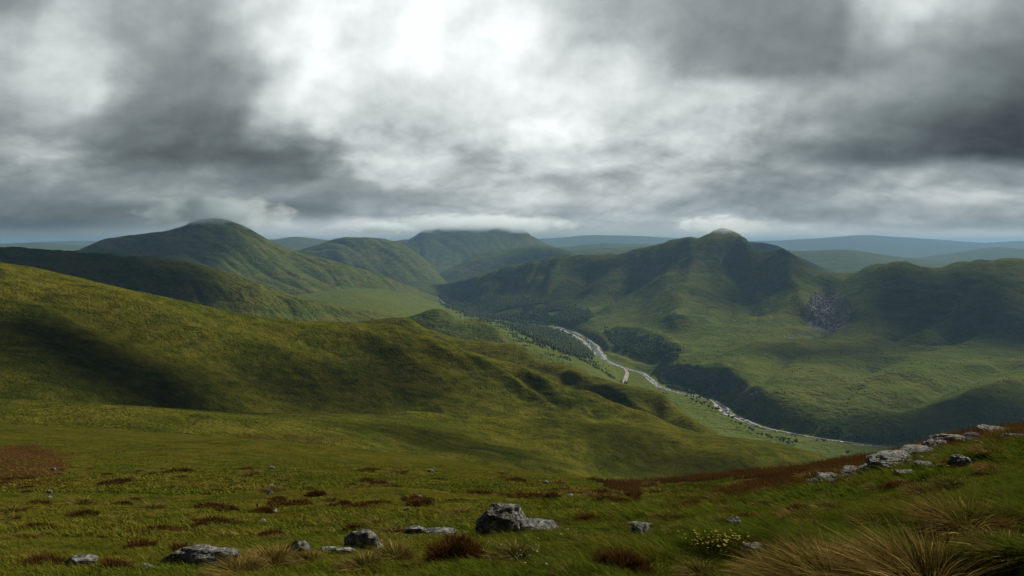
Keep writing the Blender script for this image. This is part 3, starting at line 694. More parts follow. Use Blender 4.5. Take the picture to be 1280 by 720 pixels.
# ------------------------------------------------------------------ clouds added out of view overhead, placed to shade chosen parts of the hills
def cloud_mat():
    m, b = new_mat('cloud_white'); finish(b, rgb(0.85, 0.87, 0.9), 1.0, None, 0.0, trans=0.35); return m
CLOUD = cloud_mat()
def ico(sub):
    import bmesh
    bm = bmesh.new(); bmesh.ops.create_icosphere(bm, subdivisions=sub, radius=1.0)
    v = np.array([x.co[:] for x in bm.verts]); f = np.array([[q.index for q in p.verts] for p in bm.faces]); bm.free()
    v /= np.linalg.norm(v, axis=1)[:, None]
    return v, f
ICO = {k: ico(k) for k in (1, 2, 4, 5, 6)}
SHADES = [  # picture column, row, layer, half size across, half size along (m), altitude over the eye
    ('R', 1185, 385, 380, 420, 0), ('R', 1275, 415, 380, 260, 0), ('R', 960, 335, 230, 260, 0), ('R', 1250, 530, 330, 130, 0),
    ('N', 500, 480, 85, 40, 0), ('R', 1030, 438, 300, 105, 0), ('R', 720, 362, 180, 200, 0), ('S', 560, 548, 90, 26, 0),
    ('A', 130, 335, 520, 190, 0), ('M', 150, 318, 620, 300, 0), ('S', 850, 572, 110, 34, 0), ('N', 150, 462, 170, 60, 0), ('N', 360, 480, 80, 36, 0),
    ('far3', 690, 325, 700, 500, 0), ('far5', 980, 322, 900, 600, 0)]
lab_c = ['added shade cloud over the right massif', 'grey cloud bank over the left mountain']
for i, (ln, u, v, rx, ry, alt) in enumerate(SHADES):
    p = np.array(first_hit(LAY[ln].height, u, v, *RNG_Y[ln]))
    alt = 0.75*p[1]+200
    c = p+SUN_DIR*((CAMZ+alt-p[2])/SUN_DIR[2])  # added cloud sits up the sun ray from the spot it shades
    V, Fc = ICO[4]; V = V.copy(); d = 1+0.45*perlin3(V*1.3+i*7, 2)+0.22*perlin3(V*3.1+i*7, 3)+0.10*perlin3(V*7+i, 4)
    V = V*d[:, None]; V[:, 2] = np.where(V[:, 2] < 0, V[:, 2]*0.35, V[:, 2])
    V = V*np.array([rx, ry, 0.30*min(rx, ry)])
    o = mesh_obj('cloud', V, Fc.ravel(), 3, CLOUD); o.location = c
    tag(o, 'thick grey cloud drifting high above the hills', 'cloud', 'clouds high above the hills', kind='structure')

# ------------------------------------------------------------------ rocks
def rock_mat():
    m, b = new_mat('lichened_rock'); tc = b.new('ShaderNodeTexCoord').outputs['Object']
    n1 = b.noise(tc, 3.5, 8, 0.68); n2 = b.noise(b.vm('ADD', tc, (7., 3., 1.)), 13, 6, 0.7); n3 = b.noise(tc, 45, 4, 0.7)
    v = b.new('ShaderNodeTexVoronoi', feature='DISTANCE_TO_EDGE'); b.put(b.vm('ADD', tc, b.vm('SCALE', b.comb(n1, n2, n3), scale=0.35)), v.inputs['Vector']); v.inputs['Scale'].default_value = 5.0
    crack = b.remap(v.outputs[0], 0.0, 0.05, 1.0, 0.0)
    c = b.mix(b.remap(n1, 0.35, 0.65), rgb(0.060, 0.060, 0.058), rgb(0.15, 0.147, 0.14))
    c = b.mix(b.remap(n2, 0.49, 0.58), c, rgb(0.29, 0.285, 0.26))          # lichen
    c = b.mix(b.mul(b.remap(n3, 0.55, 0.66), 0.6), c, rgb(0.02, 0.02, 0.018))
    c = b.mix(b.mul(crack, 0.8), c, rgb(0.018, 0.018, 0.015))
    moss = b.mul(b.remap(b.noise(b.vm('ADD', tc, (17., 3., 9.)), 2.2, 5, 0.6), 0.56, 0.66), 0.6)
    c = b.mix(moss, c, rgb(0.05, 0.055, 0.012))
    h = b.add(b.add(b.mul(n1, 1.0), b.mul(n2, 0.6)), b.add(b.mul(n3, 0.2), b.mul(crack, -0.35)))
    finish(b, c, 0.92, h, 0.15, bdist=0.10, bstr=1.0)
    return m
ROCK = rock_mat()
def rock(u, v, wpx, hpx, label, seed, depth=0.8, yaw=0.0, sub=5, flat=0.6, name='rock', group=None, tilt=0.0, sink=0.28, round_=0.0, rough=1.0):
    p = ground(u, v); s = p[1]/F
    w, h = wpx*s/2, hpx*s*0.85
    V, Fc = ICO[sub]; V = V.copy(); r = np.random.default_rng(seed)
    for k in range(13):
        n = r.normal(size=3)
        if k < 3: n[2] = abs(n[2])+1.2
        n /= np.linalg.norm(n); d = r.uniform(0.62+0.25*round_, 0.9+0.06*round_)
        V -= np.maximum(0, V@n-d)[:, None]*n*0.92
    big = perlin3(V*1.6+seed, 1); mid = perlin3(V*4+seed, 2); ridg = 1-np.abs(perlin3(V*np.array([5, 5, 12.])+seed, 3))*2; fine = perlin3(V*16+seed, 4); f2 = perlin3(V*34+seed, 6)
    nrm = V/np.linalg.norm(V, axis=1)[:, None]
    V = V+nrm*rough*(0.16*big+0.09*mid+0.035*ridg+0.035*fine+0.018*f2)[:, None]
    V /= np.abs(V).max(0)
    V = V*np.array([w, w*depth, h*1.15/(1+sink)])
    c, s_ = math.cos(tilt), math.sin(tilt); V = V@np.array([[c, 0, s_], [0, 1, 0], [-s_, 0, c]]).T
    o = mesh_obj(name, V, Fc.ravel(), 3, ROCK)
    o.location = (p[0], p[1]+w*depth*0.3, p[2]+h*(1-sink)*0.42); o.rotation_euler = (0, 0, yaw)
    tag(o, label, 'rock', group)
    return o, p, w
# at the front: boulders set in the turf
rock(626, 671, 66, 42, 'largest rounded grey boulder covered in pale lichen, centre foreground', 11, 0.75, 0.2, sub=6, round_=0.8)
rock(668, 666, 64, 16, 'low lichened slab lying against the right side of the big boulder', 12, 0.7, -0.1)
rock(248, 708, 102, 27, 'long dark flat-topped boulder among yellow grass at bottom left', 13, 0.45, 0.05, sub=6, tilt=-0.08)
rock(102, 708, 44, 12, 'small pale half-buried rock near the bottom left corner', 14, 0.6)
rock(372, 691, 34, 15, 'pointed pale grey rock right of the long dark boulder', 15, 0.7, 0.3, tilt=-0.25)
rock(452, 686, 50, 24, 'dark ragged rock with a split top left of the heather bush', 16, 0.6, 0.1, tilt=-0.2)
rock(520, 667, 36, 8, 'thin pale rock strip in the grass left of the big boulder', 17, 0.5)
rock(552, 668, 46, 6, 'low flat rock just above the rusty heather bush', 18, 0.5)
rock(408, 690, 30, 7, 'small flat rock between the pointed rock and the ragged rock', 19, 0.5)
rock(427, 692, 34, 7, 'pale pinkish stone at the foot of the ragged dark rock', 20, 0.5)
rock(799, 671, 30, 19, 'grey boulder alone in the grass right of centre', 21, 0.8, 0.4)
rock(918, 659, 20, 12, 'small dark square rock on the right slope', 22, 0.8)
rock(950, 689, 40, 9, 'flat pale stone beside the yellow flowers', 23, 0.6)
rock(612, 704, 16, 11, 'small pale stone under the right edge of the heather bush', 24, 0.8)
rock(800, 660, 44, 6, 'thin grey rock edge behind the lone boulder', 25, 0.4)
rock(182, 712, 22, 7, 'little flat stone left of the long dark boulder', 26, 0.6)
rock(1203, 580, 28, 11, 'dark domed rock below the rocky crest at the right', 27, 0.8)
# the outcrop along the crest at the right
OUT = [(1194, 556, 42, 15, 0.10, 'knobbly pale outcrop block highest on the crest'), (1170, 563, 34, 12, -0.3, 'sloping outcrop block just left of the highest block'),
       (1147, 573, 46, 13, -0.25, 'middle block of the outcrop descending the crest'), (1118, 583, 52, 17, -0.12, 'broad ribbed block at the lower left end of the crest outcrop'),
       (1092, 590, 34, 8, -0.2, 'narrow slab under the lower end of the crest outcrop'), (1068, 596, 36, 9, -0.2, 'pale slab in the row leading down from the outcrop'),
       (1040, 603, 32, 8, -0.2, 'pale stone near the lower end of the slab row'), (1020, 606, 22, 7, 0.0, 'lowest pale stone of the slab row beside the heather'),
       (1218, 550, 26, 9, 0.0, 'dark block joined to the right of the highest outcrop block'), (1252, 543, 40, 6, -0.2, 'thin pale rock rim on the crest near the right edge'),
       (1272, 551, 28, 9, 0.0, 'rock cut by the right edge of the picture below the crest'), (1136, 594, 26, 5, 0.0, 'small flat stone in the grass below the middle of the outcrop'),
       (1162, 584, 26, 5, 0.0, 'flat stone in the turf under the sloping block')]
for i, (u, v, w, h, t, lab) in enumerate(OUT): rock(u, v, w*1.45, h*0.95, lab, 60+i, 0.7, 0.2*i, sub=6, tilt=t*0.6, sink=0.35, rough=2.1)
g = np.random.default_rng(77)
px_, py_ = [1012, 1060, 1100, 1130, 1165, 1195, 1225, 1262], [607, 599, 590, 584, 570, 558, 551, 547]
for i in range(30):
    u = g.uniform(1010, 1262); v = np.interp(u, px_, py_)+g.uniform(-4, 7)
    rock(u, v, g.uniform(6, 16), g.uniform(3, 7), 'small broken stone wedged among the outcrop blocks on the crest', 400+i, 0.8, g.uniform(0, 3), sub=4, group='broken stones along the crest outcrop', tilt=g.uniform(-0.3, 0.3), rough=1.8)
# scattered pale stones
r_ = np.random.default_rng(5)
for i in range(26):
    u, v = r_.uniform(60, 1240), r_.uniform(585, 660)
    if u > 850: v = r_.uniform(625, 690)
    rock(u, v, r_.uniform(5, 11), r_.uniform(2.5, 4.5), 'little pale stone lying in the moor grass', 100+i, 0.7, r_.uniform(0, 3), sub=4, group='little stones dotted over the slope')
for i, (u, v, w, h) in enumerate([(940, 497, 5, 3), (945, 493, 4, 2.4), (948, 497, 4, 2.2), (937, 492, 3, 2), (951, 491, 3, 2), (943, 500, 3, 2)]):
    rock(u, v, w, h, 'pale boulder in the cluster on the far river slope', 140+i, 0.9, i, sub=4, group='pale boulders on the far river slope')

# ------------------------------------------------------------------ blades, tussocks, heather
def blades(base, d, ln, wd, bend, nseg, tint):
    """ribbons: base (N,3), unit direction, length, width, bend vector (relative), tint (N,3)"""
    N = len(base); t = np.linspace(0, 1, nseg+1)
    side = np.cross(d, rng.normal(size=(N, 3))); side /= np.linalg.norm(side, axis=1)[:, None]+1e-9
    P = base[:, None]+d[:, None]*(ln[:, None]*t)[..., None]+bend[:, None]*(ln[:, None]*t**2)[..., None]
    w = (wd[:, None]*(1-0.92*t**1.5))[..., None]*0.5
    V = np.stack([P-side[:, None]*w, P+side[:, None]*w], 2)            # N, seg+1, 2, 3
    o = np.arange(N*(nseg+1)*2).reshape(N, nseg+1, 2)
    q = np.stack([o[:, :-1, 0], o[:, :-1, 1], o[:, 1:, 1], o[:, 1:, 0]], -1).reshape(-1)
    C = np.ones((N, nseg+1, 2, 4), np.float32); C[..., 0] = tint[:, 0][:, None, None]; C[..., 1] = tint[:, 1][:, None, None]; C[..., 2] = t[None, :, None]
    C[..., 3] = tint[:, 2][:, None, None]
    return V.reshape(-1, 3), q, C.reshape(-1, 4)
def blade_mat(name, lo, hi, tip):
    m, b = new_mat(name); at = b.new('ShaderNodeAttribute', attribute_name='tint'); sp = b.new('ShaderNodeSeparateColor'); b.l.new(at.outputs['Color'], sp.inputs[0])
    gold, br, t = sp.outputs
    c = b.mix(gold, lo, hi)
    c = b.mix(b.mul(b.remap(t, 0.35, 1.0), b.add(b.mul(gold, 0.6), 0.25)), c, tip)
    c = b.vm('SCALE', c, scale=b.add(b.mul(br, 0.9), 0.5))
    finish(b, c, 0.85, None, 0.0, trans=0.22)
    return m
BL_GRASS = blade_mat('grass_blade', rgb(0.056, 0.095, 0.007), rgb(0.135, 0.105, 0.014), rgb(0.13, 0.115, 0.024))
BL_TUSS = blade_mat('tussock_blade', rgb(0.042, 0.060, 0.010), rgb(0.17, 0.105, 0.028), rgb(0.38, 0.26, 0.085))
BL_HEATH = blade_mat('heather_sprig', rgb(0.028, 0.024, 0.009), rgb(0.080, 0.036, 0.011), rgb(0.155, 0.075, 0.023))
BL_MOSS = blade_mat('moor_tuft_blade', rgb(0.030, 0.028, 0.008), rgb(0.075, 0.040, 0.012), rgb(0.12, 0.065, 0.02))

def turf():
    parts = []
    def zone(N, y0, y1, ln0, ln1, w0, w1, nseg, cl_):
        u = rng.uniform(-160, 1440, N); y = 1/rng.uniform(1/y1, 1/y0, N); x = (u-640)/F*y
        hn = 0.7*perlin(x/cl_, y/cl_, 7)+0.5*perlin(x/(cl_*0.35), y/(cl_*0.35), 8)
        if y1 < 70: hn = hn+0.9*(0.32-np.abs(perlin(x/1.9+0.3*perlin(x/0.8, y/0.8, 71), y/1.5, 70))*1.6)
        cn = perlin(x/(cl_*3.2), y/(cl_*3.2), 9)+0.5*perlin(x/(cl_*0.8), y/(cl_*0.8), 10)
        z = terrain(x, y)
        right = sstep(u+((y-8)*-3), 500, 800)                       # the turf is lusher towards the right
        lf = sstep(y, 60, 25)
        ln = rng.uniform(ln0, ln1, N)*np.clip(0.75+1.1*hn, 0.3, 2.0)*(1+0.6*right*(y < 60))
        d = rng.normal(size=(N, 3))*0.32; d[:, 2] = 1; d[:, 0] -= 0.25+0.5*hn; d /= np.linalg.norm(d, axis=1)[:, None]
        bend = np.stack([-0.35+rng.normal(size=N)*0.25, rng.normal(size=N)*0.25, -0.25*np.ones(N)], -1)
        gold = np.clip(0.42-0.22*right+0.55*cn+rng.normal(size=N)*0.16, 0, 1)
        tint = np.stack([gold, np.clip(0.5+0.65*hn+rng.normal(size=N)*0.22, 0, 1.3), np.ones(N)], -1)
        parts.append(blades(np.stack([x, y, z-0.01], -1), d, ln, rng.uniform(w0, w1, N), bend, nseg, tint))
    zone(420000, 3.4, 16, 0.05, 0.12, 0.004, 0.008, 3, 0.45)
    zone(130000, 14, 60, 0.09, 0.20, 0.014, 0.035, 2, 1.1)
    zone(150000, 50, 340, 0.12, 0.34, 0.07, 0.20, 1, 5.0)
    zone(200000, 300, 1080, 0.35, 0.9, 0.25, 0.7, 1, 20.0)
    V = np.concatenate([p[0] for p in parts]); C = np.concatenate([p[2] for p in parts]); off = np.cumsum([0]+[len(p[0]) for p in parts])
    q = np.concatenate([p[1]+o for p, o in zip(parts, off)])
    tag(mesh_obj('grass', V, q, 4, BL_GRASS, attrs={'tint': C}), 'short green turf blowing over the near slope', 'grass', kind='stuff')
turf()

def tussock_mesh(seed, N, r, ln, wd, gold, lean=(-0.16, 0.05), spread=1.0, droop=0.38):
    g = np.random.default_rng(seed); a = g.uniform(0, 2*np.pi, N); rr = r*np.sqrt(g.uniform(0, 1, N))*0.45
    base = np.stack([rr*np.cos(a), rr*np.sin(a), -0.05*ln*np.ones(N)], -1)
    out = (0.15+0.85*rr/(0.45*r))*spread*g.uniform(0.5, 1.25, N)
    a2 = a+g.normal(size=N)*0.5
    d = np.stack([np.cos(a2)*out+lean[0]*0.8, np.sin(a2)*out+lean[1], np.ones(N)], -1); d /= np.linalg.norm(d, axis=1)[:, None]
    L = ln*g.uniform(0.55, 1.15, N)
    bend = np.stack([np.cos(a2)*0.35+lean[0]*0.6, np.sin(a2)*0.35, -droop*g.uniform(0.5, 1.3, N)], -1)
    tint = np.stack([np.clip(gold+g.normal(size=N)*0.28, 0, 1), np.where(g.uniform(size=N) < 0.07, 1.5, g.uniform(0.0, 0.8, N)**1.3), np.ones(N)], -1)
    return blades(base, d, L, wd*g.uniform(0.7, 1.3, N)*np.where(tint[:, 1] > 1.4, 1.5, 1), bend, 5, tint)
def bush_mesh(seed, N, rx, ry, h, ln, wd, gold, lmp=1.0):
    g = np.random.default_rng(seed); n = g.normal(size=(N, 3)); n[:, 2] = np.abs(n[:, 2]); n /= np.linalg.norm(n, axis=1)[:, None]
    lump = 1+lmp*0.55*perlin3(n*2.2+seed, 5)+lmp*0.35*perlin3(n*5+seed, 6)
    rad = g.uniform(0.35, 1, N)**0.5*lump*0.85
    base = n*rad[:, None]*np.array([rx, ry, h]); base[:, 2] -= 0.02
    d = n+g.normal(size=(N, 3))*0.45; d[:, 2] = np.abs(d[:, 2])+0.35; d /= np.linalg.norm(d, axis=1)[:, None]
    L = ln*g.uniform(0.5, 1.3, N); bend = g.normal(size=(N, 3))*0.15; bend[:, 0] -= 0.15
    tint = np.stack([np.clip(gold+g.normal(size=N)*0.25+0.4*perlin3(n*3+seed, 9), 0, 1), g.uniform(0.1, 1.0, N), np.ones(N)], -1)
    return blades(base, d, L, wd*g.uniform(0.7, 1.3, N), bend, 2, tint)
def place(kind, meshdata, mat, u, v, label, cat, group=None, dz=0.0, yoff=0.0):
    p = ground(u, v); o = mesh_obj(kind, meshdata[0], meshdata[1], 4, mat, attrs={'tint': meshdata[2]})
    o.location = (p[0], p[1]+yoff, p[2]+dz); tag(o, label, cat, group); return o
def pxm(u, v, px): return px*ground(u, v)[1]/F
# the big wind-blown tussocks at the lower right
BIG = [(1045, 745, 150, 75, .50, 'wide golden tussock leaning left at the bottom edge, left of the dark-hearted one'), (1165, 748, 170, 88, .62, 'largest golden tussock with a dark heart and drooping pale blades, bottom right'),
       (1208, 668, 100, 50, .58, 'golden tussock standing upslope of the largest tussock, near the right edge'), (980, 735, 80, 45, .45, 'smaller yellow tussock at the bottom edge left of the wide one'),
       (1262, 700, 80, 40, .30, 'green-gold tussock cut by the right edge'), (1195, 690, 60, 24, .60, 'low tangled tussock with bare pale stems right of the largest one')]
for i, (u, v, w, h, gold, lab) in enumerate(BIG):
    w *= 0.9; m_ = pxm(u, v, 1)
    place('tussock', tussock_mesh(20+i, 2600 if w > 90 else 1500, w*m_*0.62, h*m_*1.12, 0.0060, gold), BL_TUSS, u, v, lab, 'tussock', 'big tussocks at the lower right')
SM = [(300, 722, 60, 30, .55, 'yellow grass tussock in front of the long dark boulder'), (340, 706, 64, 26, .75, 'rusty tussock against the right end of the long dark boulder'),
      (385, 706, 34, 18, .4, 'dark green tussock right of the rusty tussock'), (495, 702, 56, 24, .40, 'green tussock left of the heather bush'), (455, 712, 50, 22, .35, 'broad green tussock at the bottom left of the heather bush'),
      (645, 700, 60, 22, .10, 'deep green tussock right of the heather bush'), (875, 722, 40, 22, .15, 'green tussock at the bottom edge below the yellow flowers'), (720, 722, 44, 20, .2, 'green tussock at the bottom edge in the middle'),
      (1000, 652, 40, 16, .55, 'brownish tussock in the turf left of the mid-slope tussocks'), (1015, 662, 24, 14, .6, 'small rusty tussock beside the brownish one'), (1093, 660, 54, 18, .22, 'round dark green tussock above the wide golden tussock'),
      (1042, 640, 40, 14, .35, 'olive tussock in the middle of the right slope'), (1160, 622, 56, 18, .45, 'wide tussock below the outcrop'), (1100, 614, 36, 10, .3, 'low tussock under the slab row'),
      (1190, 608, 50, 12, .2, 'green hummock of grass below the domed rock'), (1240, 568, 46, 13, .6, 'brown tussock on the crest near the right edge'), (1240, 590, 44, 12, .6, 'tawny tussock below the crest tussock at the right edge'),
      (960, 636, 34, 12, .2, 'green tussock at the edge of the heather band'), (1265, 655, 50, 22, .2, 'leafy green tussock at the right edge'), (905, 656, 30, 10, .35, 'olive tussock behind the square rock'),
      (830, 652, 30, 12, .3, 'green tussock left of the square rock'), (912, 640, 26, 8, .4, 'low olive tussock above the square rock')]
for i, (u, v, w, h, gold, lab) in enumerate(SM):
    m_ = pxm(u, v, 1)
    place('grass_tussock', tussock_mesh(50+i, 900, w*m_*0.62, h*m_*1.15, max(0.005, 0.75*m_), gold, lean=(-0.3, 0.05)), BL_TUSS, u, v, lab, 'tussock', 'grass tussocks on the near slope')
HE = [(570, 706, 86, 46, .85, 'big rusty red heather bush in the middle foreground'), (776, 716, 74, 32, .6, 'rusty heather bush with a green side at the bottom centre right'),
      (443, 667, 38, 14, .7, 'dark heather clump behind the ragged rock'), (736, 654, 38, 14, .8, 'dark red heather clump upslope of the lone boulder'), (690, 626, 30, 12, .6, 'dark brown heather clump alone above the big boulder'),
      (268, 657, 60, 12, .65, 'long dark heather clump on the left slope'), (175, 688, 52, 14, .6, 'dark heather clump left of the long boulder'), (225, 690, 30, 10, .7, 'brown heather clump just left of the long boulder'),
      (222, 668, 26, 8, .8, 'russet heather clump upslope of the long boulder'), (340, 672, 40, 10, .7, 'heather clump beside the pointed rock'), (395, 620, 26, 7, .5, 'dark heather clump alone high on the slope'),
      (430, 632, 22, 6, .8, 'russet heather clump left of the brown patch'), (525, 632, 40, 8, .75, 'flat russet heather patch above the big boulder to the left'), (1000, 640, 30, 8, .8, 'low russet heather tuft by the brownish tussock'),
      (880, 668, 26, 7, .8, 'russet tuft upslope of the yellow flowers'), (50, 706, 60, 12, .7, 'brown heather clump in the bottom left corner'), (140, 712, 44, 10, .7, 'brown heather clump right of the small pale rock'),
      (330, 640, 30, 6, .8, 'thin russet heather strip on the left slope'), (1130, 612, 60, 9, .75, 'brown heather mat under the outcrop blocks'), (760, 700, 34, 10, .5, 'greenish heather tuft behind the bottom heather bush'),
      (1262, 668, 34, 10, .95, 'orange dry fern clump near the right edge')]
for i, (u, v, w, h, gold, lab) in enumerate(HE):
    m_ = pxm(u, v, 1)
    place('heather_bush', bush_mesh(120+i, 5200 if w > 70 else 1500, w*m_*0.5, w*m_*0.36, h*m_*0.85, max(0.07, 3.2*m_), max(0.007, 0.8*m_), gold), BL_HEATH, u, v, lab, 'heather', 'heather bushes on the near slope')
# small tufts dotted about, each its own object with shared meshes
protos = []
for k in range(5): protos.append(('grass_tuft', tussock_mesh(300+k, 260, 0.30, 0.30, 0.016, 0.35+0.06*k), BL_TUSS))
for k in range(6): protos.append(('heather_tuft', bush_mesh(320+k, 420, 0.42, 0.30, 0.20, 0.10, 0.022, 0.45+0.08*k, 0.4), BL_HEATH))
src = []
for kname, md, mt in protos:
    me_o = mesh_obj(kname, md[0], md[1], 4, mt, attrs={'tint': md[2]}); src.append(me_o)
g = np.random.default_rng(44); n_g = n_h = 0; firsts = {i: True for i in range(len(src))}; cnt = 0
while cnt < 270:
    u = g.uniform(-10, 1290); y = math.exp(g.uniform(math.log(7), math.log(120))); x = (u-640)/F*y
    hn = float(fbm(np.array([x/9]), np.array([y/9]), 4, 80)[0]); zt = float(terrain(np.array([x]), np.array([y]))[0]); v = HZ+F*(CAMZ-zt)/y
    if v < 585 and u < 1000 or v > 722: continue
    heath = hn > 0.05 if u < 900 else hn > 0.42
    if g.uniform() > (0.9 if heath else 0.35): continue
    k = g.integers(5, 11) if heath else g.integers(0, 5)
    if firsts[k]: o = src[k]; firsts[k] = False
    else: o = src[k].copy(); COL.objects.link(o)
    s = g.uniform(0.55, 1.3)*(1+y/60); s = min(s, 0.035*y*1.4)
    o.location = (x, y, zt-0.02); o.rotation_euler = (0, 0, g.uniform(-0.6, 0.6)); o.scale = (s*g.uniform(1, 1.9), s, s*g.uniform(0.55, 0.95))
    if heath: tag(o, 'small dark brown heather tuft dotted on the near slope', 'heather', 'small heather tufts dotted over the slope')
    else: tag(o, 'small olive grass tuft dotted on the near slope', 'grass tuft', 'small grass tufts dotted over the slope')
    cnt += 1
# heather carpet: dense low sprigs over the brown band and patches
def carpet():
    N = 400000; u = rng.uniform(700, 1300, N); y = np.exp(rng.uniform(math.log(14), math.log(135), N)); x = (u-640)/F*y; z = terrain(x, y); v = HZ+F*(CAMZ-z)/y
    hn = fbm(x/9, y/9, 5, 80); hn2 = fbm(x/38, y/38, 4, 84)
    ev = np.interp(u, [640, 760, 830, 900, 1000, 1060, 1130, 1200, 1541], [598, 611, 640, 634, 612, 600, 580, 562, 540])
    k = (ev-v+7*hn > 0) & (hn+0.55*hn2 > -0.5) & (u > 760+60*hn) & ~in_poly(u, v, WEDGE)
    x, y, z = x[k], y[k], z[k]; n = len(x)
    d = rng.normal(size=(n, 3))*0.5; d[:, 2] = 1; d /= np.linalg.norm(d, axis=1)[:, None]
    cn = perlin(x/2.2, y/2.2, 12)+0.5*perlin(x/0.7, y/0.7, 13)
    ln = (0.10+0.004*y)*rng.uniform(0.5, 1.3, n)*np.clip(1+1.0*cn, 0.3, 2)
    tint = np.stack([np.clip(0.6+0.5*cn+rng.normal(size=n)*0.2, 0, 1), np.clip(0.4+0.4*cn+rng.normal(size=n)*0.2, 0, 1.2), np.ones(n)], -1)
    md = blades(np.stack([x, y, z-0.01], -1), d, ln, 0.0011*y*rng.uniform(0.6, 1.3, n), rng.normal(size=(n, 3))*0.2, 1, tint)
    tag(mesh_obj('heather', md[0], md[1], 4, BL_HEATH, attrs={'tint': md[2]}), 'carpet of rusty brown heather along the lip of the slope', 'heather', kind='stuff')
carpet()
# flowers
def flowers(name, spots, N, col, size, label):
    m, b = new_mat(name+'_petal'); finish(b, col, 0.7, None, 0.2, trans=0.2)
    pts = []
    for (u, v, ru, rv, n) in spots:
        for k in range(n):
            uu, vv = u+rng.normal()*ru, v+rng.normal()*rv; pts.append((uu, vv))
    base = ground_many(np.array(pts)); n = len(base)
    Vs, q = [], []
    tot = 0
    for i in range(n):
        s = size*rng.uniform(0.6, 1.2); h = rng.uniform(0.05, 0.12); c = base[i]+np.array([0, 0, h]); k = 5; a0 = rng.uniform(0, 6.28); tl = rng.normal(size=2)*0.4
        for j in range(k):
            a = a0+j*2*math.pi/k; e = np.array([math.cos(a), math.sin(a), tl[0]*math.cos(a)+tl[1]*math.sin(a)+0.35]); t = np.array([-math.sin(a), math.cos(a), 0])
            Vs += [c, c+e*s*0.6+t*s*0.35, c+e*s*1.1, c+e*s*0.6-t*s*0.35]; q += [tot, tot+1, tot+2, tot+3]; tot += 4
    tag(mesh_obj(name, np.array(Vs), np.array(q), 4, m, smooth=False), label, 'flowers', kind='stuff')
def ground_many(px):
    ys = np.exp(np.linspace(math.log(3.5), math.log(60), 420)); a = (px[:, 0]-640)/F
    Y = np.broadcast_to(ys, (len(px), 420)); X = a[:, None]*Y; z = terrain(X, Y); vv = HZ+F*(CAMZ-z)/Y
    i = np.argmax(vv <= px[:, 1][:, None], axis=1); r = np.arange(len(px)); return np.stack([X[r, i], Y[r, i], z[r, i]], -1)
flowers('yellow_flowers', [(893, 685, 16, 5, 80), (920, 690, 12, 4, 25), (866, 680, 12, 4, 20)], 0, rgb(0.42, 0.33, 0.03), 0.011, 'patch of tiny yellow flowers in the grass')
flowers('white_flowers', [(645, 690, 20, 6, 34), (662, 704, 16, 5, 22), (505, 676, 18, 7, 24), (1130, 600, 30, 8, 20), (700, 672, 14, 3, 15)], 0, rgb(0.50, 0.48, 0.38), 0.008, 'scattered tiny cream flowers in the turf')

# ------------------------------------------------------------------ woods and river trees
def leaf_mat(name, a, c_):
    m, b = new_mat(name); oi = b.new('ShaderNodeAttribute', attribute_name='tint'); sp = b.new('ShaderNodeSeparateColor'); b.l.new(oi.outputs['Color'], sp.inputs[0])
    finish(b, b.mix(sp.outputs[0], a, c_), 0.85, None, 0.1); return m
LEAF = leaf_mat('wood_foliage', rgb(0.022, 0.042, 0.013), rgb(0.080, 0.110, 0.028))
def wood(name, poly, y0, y1, N, h0, h1, label, cl_=None, cat='woodland', mat=None, squash=1.0):
    P = np.array(poly, float); u = rng.uniform(P[:, 0].min(), P[:, 0].max(), N*14); y = np.exp(rng.uniform(math.log(y0), math.log(y1), N*14)); x = (u-640)/F*y
    z = terrain(x, y); v = HZ+F*(CAMZ-z)/y
    vq = v+6*fbm(x/70, y/70, 3, 75)+rng.normal(size=len(v))*2.2
    ins = np.zeros(len(u), bool); j = len(P)-1
    for i in range(len(P)):
        c = ((P[i, 1] > vq) != (P[j, 1] > vq)) & (u < (P[j, 0]-P[i, 0])*(vq-P[i, 1])/(P[j, 1]-P[i, 1]+1e-9)+P[i, 0]); ins ^= c; j = i
    if cl_: ins &= (fbm(x/cl_[0], y/cl_[0], 4, 70) > cl_[1])
    dr, w = dist_poly(x, y, RIVER, RIVER_W); ins &= dr > w+6
    k = np.nonzero(ins)[0][:N]; x, y, z = x[k], y[k], z[k]; n = len(k)
    if n == 0: print('empty wood', name, poly[0]); return
    V, Fc = ICO[1]
    h = rng.uniform(h0, h1, n); r = h*rng.uniform(0.28, 0.46, n); yaw = rng.uniform(0, 6.28, n)
    jit = 1+rng.uniform(-0.28, 0.28, (n, len(V)))
    Q = V[None]*jit[..., None]; Q = Q*np.stack([r, r, h*0.52], -1)[:, None]
    taper = 1-0.45*np.clip(Q[..., 2]/(h[:, None]*0.52), -0.3, 1); Q[..., 0] *= taper; Q[..., 1] *= taper
    Q[..., 2] *= squash
    Q = Q+np.stack([x, y, z+h*0.48*squash], -1)[:, None]
    f = (Fc[None]+(np.arange(n)*len(V))[:, None, None]).reshape(-1)
    C = np.ones((n, len(V), 4), np.float32); C[..., 0] = np.clip(rng.uniform(0, 1, n)[:, None]*0.8+rng.uniform(0, 0.3, (n, len(V))), 0, 1)
    tag(mesh_obj(name, Q.reshape(-1, 3), f, 3, LEAF, attrs={'tint': C.reshape(-1, 4)}, smooth=False), label, cat, kind='stuff')
    if mat: bpy.data.objects[name].data.materials[0] = mat
wood('hillside_wood', [(547, 372), (575, 368), (610, 371), (650, 374), (690, 383), (730, 390), (744, 396), (718, 403), (690, 405), (660, 403), (620, 398), (590, 392), (560, 382)], 3300, 6600, 6000, 9, 15, 'dark wood on the steep slope right of the upper river', (220, -0.28))
wood('river_wood', [(630, 404), (665, 407), (695, 413), (722, 424), (738, 434), (742, 445), (724, 447), (700, 439), (680, 429), (655, 417)], 2500, 4200, 2600, 9, 14, 'dark block of wood left of the river bend')
